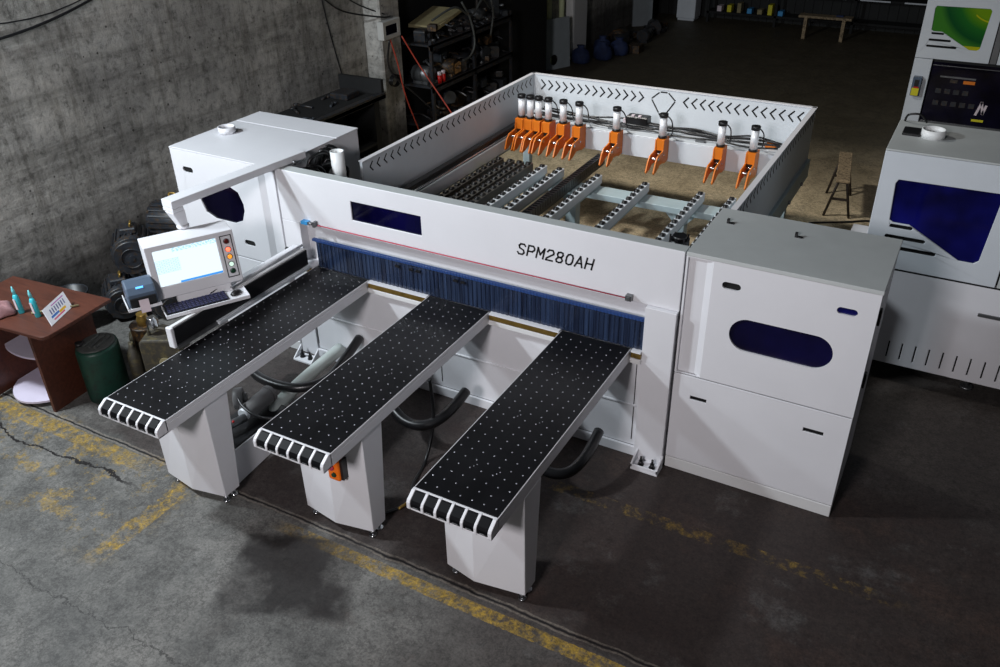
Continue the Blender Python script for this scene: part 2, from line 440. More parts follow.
        s.f.append([o + (len(prof) - 1) * n + i for i in range(n)]); s.m.append(mi); s.sm.append(False)
        return s
    def ball(s, c, r, n=8, m=5, mi=0, sz=1.0):
        prof = [(max(r * math.cos(t), 1e-4), r * sz * math.sin(t)) for t in [-PI / 2 + PI * k / m for k in range(m + 1)]]
        return s.lathe(prof, c, n, mi)
    def ribbon(s, pts, w, plane, mi=0, th=0.002):
        """stroked polyline on a plane; plane = function (a,b,depth)->xyz"""
        for (a, b) in zip(pts[:-1], pts[1:]):
            dx, dy = b[0] - a[0], b[1] - a[1]; L = math.hypot(dx, dy)
            if L < 1e-6: continue
            nx, ny = -dy / L * w / 2, dx / L * w / 2
            ex, ey = dx / L * w / 2 * .8, dy / L * w / 2 * .8
            q = [(a[0] - ex + nx, a[1] - ey + ny), (b[0] + ex + nx, b[1] + ey + ny), (b[0] + ex - nx, b[1] + ey - ny), (a[0] - ex - nx, a[1] - ey - ny)]
            vs = [plane(*p, 0) for p in q] + [plane(*p, th) for p in q]
            s.add(vs, [(0, 1, 2, 3), (7, 6, 5, 4), (0, 4, 5, 1), (1, 5, 6, 2), (2, 6, 7, 3), (3, 7, 4, 0)], mi)
        return s
    def build(s, name, mats, parent=None, bevel=0.0, loc=None, seg=1, kind=None, label=None):
        me = bpy.data.meshes.new(name)
        org = Vector((0, 0, 0)); off = Vector((0, 0, 0))
        if parent is None:
            if loc is not None: org = off = Vector(loc)
        else:
            root = parent
            while root.parent is not None: root = root.parent
            # coordinates are given in world space unless the thing was built at the origin or turned
            off = Vector(root.location) if root.rotation_euler.z == 0 and root.rotation_euler.y == 0 and not root.name.startswith(LOCAL) else Vector((0, 0, 0))
            org = Vector((0, 0, 0))
        me.from_pydata([tuple(Vector(v) - off) for v in s.v], [], s.f)
        if not isinstance(mats, (list, tuple)): mats = [mats]
        for m in mats: me.materials.append(m if not isinstance(m, str) else M[m])
        for p, mi, sm in zip(me.polygons, s.m, s.sm): p.material_index = mi; p.use_smooth = sm
        me.update()
        import bmesh
        bm = bmesh.new(); bm.from_mesh(me); bmesh.ops.recalc_face_normals(bm, faces=bm.faces); bm.to_mesh(me); bm.free()
        o = bpy.data.objects.new(name, me); COL.objects.link(o); o.location = org
        if bevel:
            b = o.modifiers.new('bevel', 'BEVEL'); b.width = bevel; b.segments = seg; b.limit_method = 'ANGLE'; b.angle_limit = math.radians(40)
        if parent is not None:
            o.parent = parent
            o.matrix_parent_inverse = Matrix.Identity(4)
        if kind: o['kind'] = kind
        if label: o['label'] = label
        return o

def thing(name, label, cat, loc=(0, 0, 0), rot=(0, 0, 0), group=None):
    o = bpy.data.objects.new(name, None); COL.objects.link(o)
    o.empty_display_size = 0.1
    o.location = loc; o.rotation_euler = rot
    o['label'] = label; o['category'] = cat
    if group: o['group'] = group
    return o
def tag(o, label, cat, group=None):
    o['label'] = label; o['category'] = cat
    if group: o['group'] = group
    return o
def copy_tree(o, parent=None):
    c = o.copy(); COL.objects.link(c); c.parent = parent
    for ch in list(o.children): copy_tree(ch, c)
    return c
def struct(o): o['kind'] = 'structure'; return o

def rrect(x0, x1, z0, z1, r, n=6):
    pts = []
    for cx, cz, a0 in ((x1 - r, z1 - r, 0), (x0 + r, z1 - r, 90), (x0 + r, z0 + r, 180), (x1 - r, z0 + r, 270)):
        for k in range(n + 1):
            a = math.radians(a0 + 90 * k / n); pts.append((cx + r * math.cos(a), cz + r * math.sin(a)))
    return pts
def rect(x0, x1, z0, z1): return [(x1, z1), (x0, z1), (x0, z0), (x1, z0)]
def grow(poly, d):
    cx = sum(p[0] for p in poly) / len(poly); cz = sum(p[1] for p in poly) / len(poly)
    return [(p[0] + (d if p[0] > cx else -d), p[1] + (d if p[1] > cz else -d)) for p in poly]
CAMV = (-0.51370927, 0.54307784, -0.01892248, 0.85665681)
# ------------------------------------------------------------------ the setting
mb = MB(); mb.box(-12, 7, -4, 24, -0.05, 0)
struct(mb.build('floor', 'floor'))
# concrete wall on the left with its pilaster, further walls and the dark far wall
mb = MB(); mb.box(-6.95, -6.75, -4, 24, 0, 3.4); struct(mb.build('wall_left', 'wall'))
mb = MB(); mb.box(-6.76, -6.5, 8.72, 9.14, 0, 3.4)
struct(mb.build('trim_1', 'wall', bevel=0.02))
mb = MB(); mb.box(-12, 7, 19.2, 19.4, 0, 4.5)
for i in range(80): mb.box(-7 + i * .18, -6.94 + i * .18, 19.17, 19.2, 0, 4.5)
struct(mb.build('wall_back', 'darkwall'))

# ------------------------------------------------------------------ wires on the left wall
for i, (pts, r, lab) in enumerate([
    ([(-6.72, 3.3, 2.35), (-6.70, 4.4, 2.42), (-6.70, 5.3, 2.62), (-6.72, 6.0, 2.85)], .012, 'thick grey cable sagging along the top left of the concrete wall'),
    ([(-6.72, 3.6, 2.55), (-6.70, 4.6, 2.50), (-6.72, 5.9, 2.80)], .006, 'thin grey wire sagging just above the thick cable on the concrete wall'),
    ([(-6.72, 7.5, 2.3), (-6.70, 7.95, 2.08), (-6.70, 8.3, 1.88), (-6.48, 8.72, 1.76), (-6.47, 8.9, 1.74)], .010, 'dark looped cable running along the wall to the meter box'),
    ([(-6.73, 7.95, 2.2), (-6.73, 8.05, 1.7), (-6.73, 8.2, 1.12)], .008, 'straight black cable hanging down the wall to the dark workbench'),
    ([(-6.72, 8.0, 2.3), (-6.70, 8.5, 1.95), (-6.48, 8.8, 1.78)], .008, 'thin dark cable slanting down the wall towards the meter box')]):
    o = MB().tube(pts, r, 8).build('wall_cable', 'rubber', loc=pts[0]); tag(o, lab, 'cable')

t = thing('meter_box', 'pale plastic electric meter box with a dark window on the pilaster', 'meter box', (-6.5, 8.85, 1.50))
MB().holed(rect(8.65, 9.01, 1.50, 1.715), [rect(8.71, 8.95, 1.55, 1.66)], -6.41, -6.43, 'x').box(-6.5, -6.43, 8.65, 9.01, 1.50, 1.715).build('housing', 'boxgrey', t, bevel=.006)
MB().box(-6.429, -6.420, 8.71, 8.95, 1.55, 1.66).build('window', 'darkglass', t)
for pts, lab in (([(-6.38, 8.74, 1.50), (-6.34, 8.80, 1.2), (-6.3, 8.86, .8), (-6.2, 8.98, .3), (-6.15, 9.05, .02)], 'red cable hanging from the left side of the meter box'),
                 ([(-6.38, 8.98, 1.50), (-6.2, 9.1, 1.1), (-5.8, 9.15, .55), (-5.5, 9.2, .05)], 'red cable hanging from the right side of the meter box')):
    tag(MB().tube(pts, .009, 8).build('power_cable', 'redcable', loc=pts[0]), lab, 'cable')
tag(MB().tube([(-6.38, 8.72, 1.5), (-6.44, 8.74, 1.2), (-6.4, 8.85, 1.0), (-6.3, 9.1, .75), (-6.1, 9.3, .45)], .012, 8).build('power_cable', 'rubber', loc=(-6.38, 8.72, 1.5)), 'black cable hanging down the pilaster below the meter box', 'cable')
mb = MB()
for k in range(3): mb.tube([(-6.46 + .02 * k, 8.85 + .09 * math.cos(a), .98 + .07 * math.sin(a)) for a in [i * PI / 5 for i in range(11)]], .008, 6, res=3)
tag(mb.build('coiled_cable', 'rubber', loc=(-6.45, 8.85, .98)), 'small coil of black cable on the face of the pilaster', 'cable')

# ------------------------------------------------------------------ the panel saw: centre body
t = thing('panel_saw', 'white panel saw body with front beam marked SPM280AH and blue strip curtain', 'panel saw', (-2.85, 4.6, 0))
BX0, BX1, FY = -4.42, -1.272, 4.48
mb = MB().holed(rect(BX0, BX1, 1.195, 1.598), [rect(-3.737, -3.137, 1.316, 1.462)], FY, FY + .012)
mb.box(BX0, BX1, FY + .012, FY + .085, 1.586, 1.598)
mb.box(BX0, BX1, FY + .073, FY + .085, 1.25, 1.586)
mb.box(BX0, BX1, FY + .012, FY + .095, 1.195, 1.207)
mb.box(BX0, BX0 + .012, FY + .012, FY + .073, 1.207, 1.586); mb.box(BX1 - .012, BX1, FY + .012, FY + .073, 1.207, 1.586)
mb.build('beam', 'white', t, bevel=.003)
MB().box(BX0, BX1, FY + .004, FY + .087, 1.598, 1.600).build('beam_top_shade', 'lid', t)  # thin grey skin painting the weaker light on the beam's white top
MB().box(-3.76, -3.11, FY + .013, FY + .02, 1.30, 1.475).build('beam_window', 'blueglass', t, label='dark blue window in the beam')
# stencil lettering SPM280AH, single-stroke letters leaning right
G = {'S': [[(.95, .85), (.75, 1), (.25, 1), (.05, .82), (.2, .6), (.8, .42), (.95, .2), (.75, 0), (.25, 0), (.02, .17)]],
     'P': [[(.05, 0), (.05, 1), (.7, 1), (.95, .8), (.95, .65), (.7, .45), (.05, .45)]],
     'M': [[(.02, 0), (.02, 1), (.5, .35), (.98, 1), (.98, 0)]],
     '2': [[(.05, .8), (.25, 1), (.75, 1), (.95, .8), (.95, .65), (.1, .18), (.05, 0), (.98, 0)]],
     '8': [[(.5, 1), (.2, .95), (.1, .76), (.25, .55), (.75, .45), (.95, .24), (.8, .04), (.5, 0), (.2, .04), (.05, .24), (.25, .45), (.75, .55), (.9, .76), (.8, .95), (.5, 1)]],
     '0': [[(.5, 1), (.2, .93), (.06, .7), (.06, .3), (.2, .07), (.5, 0), (.8, .07), (.94, .3), (.94, .7), (.8, .93), (.5, 1)]],
     'A': [[(0, 0), (.5, 1), (1, 0)], [(.18, .34), (.82, .34)]],
     'H': [[(.05, 0), (.05, 1)], [(.95, 0), (.95, 1)], [(.05, .5), (.95, .5)]]}
mb = MB(); hh, ww, pitch = .074, .050, .0685
pl = lambda a, b, d: (a, FY - d, b)
for i, ch in enumerate('SPM280AH'):
    for st in G[ch]:
        mb.ribbon([(-2.387 + i * pitch + x * ww + y * hh * .22, 1.349 + y * hh) for x, y in st], .0115, pl, th=.0015)
mb.build('model_lettering', 'slot', t, label='black letters SPM280AH')
# recessed face behind the curtain, curtain and rail
MB().box(-4.25, -1.475, 4.56, 4.575, .80, 1.195).build('recessed_panel', 'white', t)
MB().box(-4.42, -4.25, FY, FY + .095, 0.0, 1.193).build('left_column', 'white', t, bevel=.002)
MB().box(-1.475, -1.275, 4.445, 4.575, 0.0, 1.193).build('right_column', 'white', t, bevel=.002)
mb = MB(); n = 150
for i in range(n):
    x0 = -4.09 + i * (2.62 / n); x1 = x0 + 2.62 / n * 1.08; y = 4.456 - (.004 if i % 2 else 0)
    mb.box(x0, x1, y, y + .003, .876, 1.09)
o = mb.build('strip_curtain', 'curtain', t, label='translucent blue plastic strips'); o['kind'] = 'stuff'
mb = MB().box(-4.12, -1.478, 4.447, 4.475, 1.086, 1.104)
for i in range(110): mb.box(-4.09 + i * .0238, -4.082 + i * .0238, 4.443, 4.449, 1.086, 1.110)
mb.build('curtain_rail', 'curtainbar', t, bevel=.001)
for x in (-3.36, -3.24, -3.18, -2.87, -2.81):
    MB().box(x, x + .035, 4.436, 4.449, 1.045, 1.06).build('curtain_clip', 'black', t)
MB().tube([(-4.05, 4.455, 1.222), (-1.60, 4.455, 1.222)], .0045, 8).build('pull_wire', 'redwire', t, label='red emergency pull wire')
q = MB().box(-4.20, -4.14, 4.44, 4.48, 1.212, 1.236).build('wire_switch', 'blueplug', t, label='blue plug of the pull wire')
MB().cyl((-4.14, 4.455, 1.224), (-4.10, 4.455, 1.224), .012, 12).box(-4.09, -4.07, 4.44, 4.48, 1.205, 1.245).build('wire_bracket', 'steel', t)
MB().box(-1.61, -1.57, 4.44, 4.48, 1.21, 1.245).cyl((-1.59, 4.44, 1.228), (-1.59, 4.43, 1.228), .014, 12).build('wire_bracket', 'steel', t)
# ledge with brass strip, the base under it
for xa, xb in ((-4.25, -4.125), (-3.610, -3.094), (-2.580, -2.050), (-1.540, -1.475)):
    lg = MB().box(xa, xb, 4.420, 4.56, .862, .873).build('table_ledge', 'white', t)
    MB().box(xa, xb, 4.424, 4.45, .822, .862).build('brass_strip', 'brass', lg, label='dull brass strip under the ledge')
MB().box(-4.25, -1.475, 4.43, 4.50, .775, .812).build('bolt_rail', 'offwhite', t, bevel=.003)
mb = MB().box(-4.25, -1.475, 4.495, 5.0, .075, .782)
mb.box(-4.25, -1.475, 4.475, 4.495, .0, .075)
for xs in (-4.245, -3.05, -1.52): mb.box(xs, xs + .006, 4.491, 4.496, .12, .74, 1)
mb.box(-4.2, -1.5, 4.485, 4.496, .40, .415)
mb.build('base', ['white', 'slot'], t, bevel=.003)
for x in (-4.40, -1.455):
    b = MB().box(x, x + .19, 4.335, 4.445, .0, .018)
    for gx in (x, x + .178): b.prism([(4.445, .018), (4.335, .018), (4.445, .10)] if x < -3 else [(4.445, .018), (4.335, .018), (4.335, .05), (4.445, .10)], gx, gx + .012, 'x')
    if x > -3: b.box(x, x + .19, 4.335, 4.345, .018, .045)
    b = b.build('foot_bracket', 'white', t, bevel=.002)
    for bx in (x + .055, x + .135):
        MB().cyl((bx, 4.39, .018), (bx, 4.39, .05), .017, 6).cyl((bx, 4.39, .05), (bx, 4.39, .085), .008, 10).cyl((bx, 4.39, .018), (bx, 4.39, .024), .022, 16).build('bolt', 'black', b)

# ------------------------------------------------------------------ right side cabinet
def side_cabinet(name, label, X0, X1, rear, mirror, windows, slots, blue):
    cx = (X0 + X1) / 2
    t = thing(name, label, 'cabinet', (cx, 4.9, 0))
    a, b = (X0 + .012, X0 + .165) if not mirror else (X1 - .165, X1 - .012)
    hole = rect(a, b, .772, 1.574)
    MB().holed(rect(X0, X1, .768, 1.590), [hole] + windows, FY, FY + .012).build('upper_door', 'white', t, bevel=.002)
    if not mirror:
        mb = MB().box(a, b - .045, FY + .025, FY + .03, .77, 1.575, 0).prism([(b - .045, FY + .025), (b, FY + .001), (b, FY + .008), (b - .045, FY + .032)], .772, 1.574, 'z', 0)
    else:
        mb = MB().box(a + .045, b, FY + .025, FY + .03, .77, 1.575, 0).prism([(a, FY + .001), (a + .045, FY + .025), (a + .045, FY + .032), (a, FY + .008)], .772, 1.574, 'z', 0)
    mb.build('recessed_grip', 'white', t)
    for w, g in zip(windows, blue):
        xs = [p[0] for p in w]; zs = [p[1] for p in w]
        MB().box(min(xs) - .02, max(xs) + .02, FY + .013, FY + .018, min(zs) - .015, max(zs) + .015).build('window', g, t)
    MB().holed(rect(X0 + .0, X1, .092, .758), slots, FY, FY + .012).build('lower_door', 'white', t, bevel=.002)
    mb = MB()
    for s in slots:
        xs = [p[0] for p in s]; zs = [p[1] for p in s]; mb.box(min(xs) - .02, max(xs) + .02, FY + .02, FY + .024, min(zs) - .015, max(zs) + .015)
    mb.build('handle_slot', 'slot', t)
    MB().box(X0, X1, FY - .004, rear, 0, .086).build('plinth', 'offwhite', t, bevel=.003)
    mb = MB().box(X0 + .004, X1 - .004, FY + .034, rear - .012, .086, 1.588)
    mb.box(X0, X0 + .012, FY + .012, rear, .088, 1.592).box(X1 - .012, X1, FY + .012, rear, .088, 1.592).box(X0, X1, rear - .012, rear, .088, 1.592)
    mb.build('carcass', 'white', t, bevel=.002)
    return t
rc = side_cabinet('saw_cabinet', 'white side cabinet with grey lid and long blue window, right end of the saw', -1.262, -.182, 5.20, False,
    [rrect(-.957, -.362, 1.033, 1.25, .108, 10), rrect(-1.035, -.925, 1.420, 1.465, .022, 5), rrect(-.392, -.282, 1.420, 1.462, .021, 5)],
    [rect(-1.143, -1.037, .588, .616), rect(-.438, -.320, .585, .613)], ['blueglass', 'slot', 'blueglass2'])
MB().box(-1.262, -.176, 4.477, 5.21, 1.593, 1.607).box(-1.262, -.176, 4.474, 4.48, 1.583, 1.607).build('lid', 'lid', rc, bevel=.002)
for x, y in ((-1.157, 4.985), (-.738, 4.965)):
    MB().box(x - .015, x + .03, y - .01, y + .012, 1.607, 1.612).box(x - .015, x, y - .01, y + .012, 1.612, 1.635).build('lid_catch', 'black', rc)
for z in (1.40, .98): MB().box(-.182, -.168, 4.56, 4.60, z - .05, z + .05).build('side_knob', 'black', rc, bevel=.004)
MB().cyl((-1.30, 4.52, .77), (-1.30, 4.52, 1.58), .004, 6).build('hinge_rod', 'steel', rc)

lc = side_cabinet('saw_cabinet', 'white side cabinet with round dust port on top, left end of the saw', -5.512, -4.435, 5.52, True,
    [rrect(-5.27, -4.805, 1.055, 1.370, .13, 2), rrect(-5.405, -5.297, 1.410, 1.456, .021, 5), rrect(-4.862, -4.752, .885, .93, .021, 5)],
    [rect(-5.38, -5.27, .588, .616), rect(-4.67, -4.56, .585, .613)], ['darkglass', 'slot', 'slot'])
MB().box(-5.514, -4.433, 4.477, 5.225, 1.593, 1.604).build('lid', 'white', lc, bevel=.002)
MB().box(-5.514, -4.433, 5.235, 5.522, 1.593, 1.604).build('rear_lid', 'white', lc, bevel=.002)
MB().ring((-5.33, 4.94, 1.604), (0, 0, 1), .070, .062, .055).cyl((-5.33, 4.94, 1.604), (-5.33, 4.94, 1.61), .06, 24, mi=1).build('dust_port', ['white', 'slot'], lc)
tag(MB().ring((-4.22, 4.97, 1.15), (0, 0, 1), .054, .047, .46).cyl((-4.22, 4.97, 1.15), (-4.22, 4.97, 1.55), .046, 20, mi=1).build('dust_pipe', ['tube', 'slot'], loc=(-4.22, 4.97, 1.15)), 'upright white plastic dust pipe standing behind the left end of the beam', 'pipe')
# cables, valves and plugs between cabinet and pipe
t = thing('cable_bundle', 'tangle of black cables and connectors behind the left end of the beam', 'cables', (-4.33, 4.85, 1.25))
mb = MB(); rnd = random.Random(3)
for k in range(12):
    y = 4.66 + rnd.random() * .4; z = 1.28 + rnd.random() * .12
    mb.tube([(-4.42, y, z), (-4.40 + rnd.random() * .06, y + .06, z + .10 + rnd.random() * .12), (-4.34 + rnd.random() * .05, y + .15, z + .10), (-4.33, y + .1, z - .08), (-4.37, y - .02, z - .05)], .010 + rnd.random() * .006, 8)
mb.build('cable', 'rubber', t)
MB().tube([(-4.42, 4.8, 1.4), (-4.38, 4.84, 1.56), (-4.34, 4.98, 1.57), (-4.33, 5.06, 1.42), (-4.36, 5.0, 1.25)], .014, 10).build('cable', 'rubber', t)
MB().box(-4.43, -4.38, 4.62, 4.74, 1.44, 1.50).build('connector', 'redwire', t, bevel=.01, label='pinkish red connector')
MB().box(-4.43, -4.36, 5.08, 5.16, 1.46, 1.50).cyl((-4.36, 5.1, 1.50), (-4.36, 5.1, 1.56), .025, 10).build('connector', 'black', t, bevel=.004, label='black connector')
MB().cyl((-4.36, 4.66, 1.40), (-4.33, 4.80, 1.38), .022, 10).build('fitting', 'chrome', t, label='bright metal fitting')
MB().box(-4.43, -4.30, 4.6, 5.1, 1.15, 1.22).build('mounting_plate', 'black', t)

# ------------------------------------------------------------------ three air-cushion tables
def table(label, X0, X1, YF, lx0, ly, lnx, lny, lx1):
    """X0..X1 table width, YF front edge of the black top; leg outline in plan"""
    t = thing('air_cushion_table', label, 'table', ((X0 + X1) / 2, (YF + 4.42) / 2, 0), group='support tables in front of the panel saw')
    YB = 4.445
    MB().box(X0 + .006, X1 - .006, YF, YB, .845, .875).build('table_top', 'table', t, bevel=.002)
    mb = MB(); nx = 7; px = (X1 - X0 - .08) / (nx - 1)
    j = 0; y = YF + .05
    while y < YB - .04:
        for i in range(nx):
            x = X0 + .04 + i * px
            mb.ball((x, y, .875), .0055, 6, 4, sz=.6)
            if j % 7 == 3 and i in (2, 4):
                mb.ball((x + .012, y + .02, .875), .004, 6, 4, sz=.6); mb.ball((x + .022, y + .038, .875), .004, 6, 4, sz=.6)
        y += .0705; j += 1
    o = mb.build('air_valve_balls', 'ballwhite', t); o['kind'] = 'stuff'
    # white tray under the top, and the bull-nosed front rail with its roller pockets
    MB().box(X0, X1, YF + .0, 4.425, .785, .845).box(X0, X0 + .006, YF, YB, .845, .873).box(X1 - .006, X1, YF, YB, .845, .873).build('frame', 'white', t, bevel=.002)
    prof = [(YF, .785), (YF, .875), (YF - .022, .875), (YF - .070, .845), (YF - .078, .83), (YF - .078, .792), (YF - .072, .785)]
    mb = MB(); n = 6; w = (X1 - X0 - .03) / n
    MB_ = mb
    for i in range(n + 1):
        xc = X0 + .015 + i * w
        a, b = (X0, X0 + .021) if i == 0 else ((X1 - .021, X1) if i == n else (xc - .0082, xc + .0082))
        mb.prism(prof, a, b, 'x')
    mb.box(X0, X1, YF - .074, YF, .785, .797).box(X0, X1, YF - .012, YF, .797, .874)
    nose = mb.build('front_rail', 'white', t, bevel=.003, seg=2)
    for i in range(n):
        xa = X0 + .015 + i * w + .0095; xb = X0 + .015 + (i + 1) * w - .0095
        mb = MB().prism([(YF - .014, .80), (YF - .014, .872), (YF - .024, .874), (YF - .067, .846), (YF - .076, .830), (YF - .076, .80)], xa, xb, 'x')
        mb.box(xa + .012, xb - .012, YF - .0775, YF - .074, .806, .810, 1)
        mb.build('roller', ['roller', 'steel'], t, bevel=.003)
    # folded sheet leg with a slight prow, tapering down at the back, on levelling feet
    mb = MB(); zt = .785; zb = .062; back_t = ly + .36; back_b = ly + .125
    lo = [(lx0, ly), (lnx, lny), (lx1, ly), (lx1, back_b), (lx0, back_b)]
    hi = [(lx0, ly - .004), (lnx, ly - .034), (lx1, ly - .004), (lx1, back_t - .17), (lx0, back_t - .17)]
    vs = [(x, y, zb) for x, y in lo] + [(x, y, zt) for x, y in hi]
    fs = [(4, 3, 2, 1, 0), (5, 6, 7, 8, 9)] + [(i, (i + 1) % 5, 5 + (i + 1) % 5, 5 + i) for i in range(5)]
    mb.add(vs, fs); leg = mb.build('leg', 'white', t, bevel=.003)
    for fx in (lx0 + .045, lx1 - .03):
        for fy in (ly + .025, back_b - .03):
            MB().cyl((fx, fy, 0), (fx, fy, .014), .024, 18).cyl((fx, fy, .014), (fx, fy, .07), .008, 10).cyl((fx, fy, .03), (fx, fy, .04), .014, 6).build('levelling_foot', 'chrome', leg)
    return t
T1 = table('left of the three black-topped air cushion tables, under the control monitor, its front reaching furthest', -4.115, -3.618, 2.504, -4.150, 2.787, -3.880, 2.742, -3.628)
T2 = table('middle of the three black-topped air cushion tables, orange switch box on its leg', -3.086, -2.588, 2.708, -3.112, 2.977, -2.850, 2.933, -2.594)
T3 = table('right of the three black-topped air cushion tables, in front of the SPM280AH lettering', -2.042, -1.547, 2.695, -2.058, 2.968, -1.852, 2.925, -1.546)
# orange switch box on the middle leg
sb = MB().box(-2.815, -2.73, 2.895, 2.962, .465, .60)
sb = sb.build('switch_box', 'orange_box', T2, bevel=.012, seg=2, label='orange push-button box')
MB().cyl((-2.775, 2.895, .565), (-2.775, 2.880, .565), .015, 14).build('button', 'redwire', sb, label='magenta button')
MB().cyl((-2.765, 2.895, .515), (-2.765, 2.884, .515), .015, 14).build('button', 'btn_dark', sb, label='dark green button')
MB().box(-2.73, -2.712, 2.91, 2.968, .475, .62).build('box_bracket', 'black', sb)
# side fence along the left edge of table 1
t = thing('side_fence', 'black-faced alignment fence with white end cap along the left table', 'fence', (-4.16, 3.7, .875))
MB().box(-4.185, -4.155, 3.09, 4.40, .90, 1.035).build('fence_bar', 'offwhite', t, bevel=.003)
MB().box(-4.155, -4.143, 3.095, 4.40, .905, 1.025).build('face_strip', 'black', t, bevel=.002)
MB().box(-4.19, -4.138, 3.065, 3.09, .89, 1.038).build('end_cap', 'white', t, bevel=.006, seg=2, label='white end cap')
MB().box(-4.155, -4.135, 3.09, 3.52, .875, .90).build('foot_strip', 'steel', t)
MB().box(-4.150, -4.118, 3.44, 4.38, .880, .905).build('scale_strip', 'galv', t, bevel=.002, label='pale scale strip at the foot of the fence')
MB().box(-4.285, -4.215, 3.50, 4.42, .985, 1.035).build('guide_rail', 'white', t, bevel=.006, label='white guide rail behind the fence')
MB().tube([(-4.200, 3.5, 1.045), (-4.200, 4.42, 1.045)], .009, 10).build('guide_rod', 'white', t)
MB().box(-4.265, -4.17, 3.5, 3.56, .80, .99).build('support_bracket', 'offwhite', t)
MB().box(-4.265, -4.17, 4.2, 4.26, .80, .99).build('support_bracket', 'offwhite', t)
for x, y in ((-4.35, 4.41), (-4.245, 4.40)):
    tag(MB().ball((x, y, .985), .018, 12, 8).cyl((x, y, .94), (x, y, .98), .008, 10).cyl((x, y, .94), (x, y + .07, .94), .008, 8).build('clamp_knob', 'black', loc=(x, y, .94)),
        'small black ball knob by the left column, ' + ('left' if x < -4.3 else 'right') + ' of the two', 'knob')

# ------------------------------------------------------------------ swing-arm control console
MH = Vector((.508, .861, 0)).normalized(); tl = math.radians(11.6)
MN = Vector((MH.y, -MH.x, 0)); MNf = MN * math.cos(tl) + Vector((0, 0, math.sin(tl))); MU = MNf.cross(MH).normalized()
if MU.z < 0: MU = -MU
MO = Vector((-4.26, 3.468, 1.10))
MM = Matrix(((MH.x, -MNf.x, MU.x, MO.x), (MH.y, -MNf.y, MU.y, MO.y), (MH.z, -MNf.z, MU.z, MO.z), (0, 0, 0, 1)))
LV = Matrix(((MH.x, -MN.x, 0, MO.x), (MH.y, -MN.y, 0, MO.y), (0, 0, 1, MO.z), (0, 0, 0, 1)))
t = thing('control_console', 'white monitor housing with lit screen and button panel hanging from a swing arm', 'control panel', (-4.36, 4.45, 1.6))
ad = Vector((-.118, -1.018, 0)).normalized(); an = Vector((-ad.y, ad.x, 0))
if an.x > 0: an = -an
LP = LV @ Matrix.Translation((.02, .0, .085))
A0 = Vector((-4.345, 4.76, 1.6))
AW, AH = .112, .056
def armm(y0, y1, x0, x1, z0, z1, mb):
    vs = [A0 + ad * y + an * x + Vector((0, 0, z)) for z in (z0, z1) for y in (y0, y1) for x in (x0, x1)]
    mb.add(vs, [(0, 2, 3, 1), (4, 5, 7, 6), (0, 1, 5, 4), (2, 6, 7, 3), (0, 4, 6, 2), (1, 3, 7, 5)])
mb = MB(); armm(0, 1.205, 0, AW, .002, AH, mb); armm(1.12, 1.205, 0, AW, -.028, .002, mb)
arm = mb.build('swing_arm', 'white', t, bevel=.006, seg=2)
mb = MB(); armm(.02, .22, .005, .10, -.01, .002, mb); mb.cyl(A0 + ad * .15 + an * -.03, A0 + ad * .15 + an * -.03 + Vector((0, 0, .03)), .012, 12)
mb.build('pivot_plate', 'steel', arm)
P = A0 + ad * 1.155 + an * .052
tipc = MM @ Vector((.0, .10, .36))
mb = MB(); q = [P + ad * a + an * b for a, b in ((-.045, -.045), (.05, -.045), (.05, .05), (-.045, .05))]
mb.add([v + Vector((0, 0, -.028)) for v in q] + [P + (v - P) * .6 + Vector((.03, .01, -.135)) for v in q], [(3, 2, 1, 0), (4, 5, 6, 7)] + [(i, (i + 1) % 4, 4 + (i + 1) % 4, 4 + i) for i in range(4)])
mb.build('hanger', 'white', t, bevel=.005)
MB().cyl((P.x + .03, P.y + .01, 1.448), (P.x + .03, P.y + .01, 1.468), .042, 24).build('hanger_flange', 'white', t, bevel=.003)
W2, HH = .2875, .357
mb = MB().holed(rect(-W2, W2, 0, HH), [rect(-.243, .168, .082, .322)], 0, .01, 'y', mtx=MM)
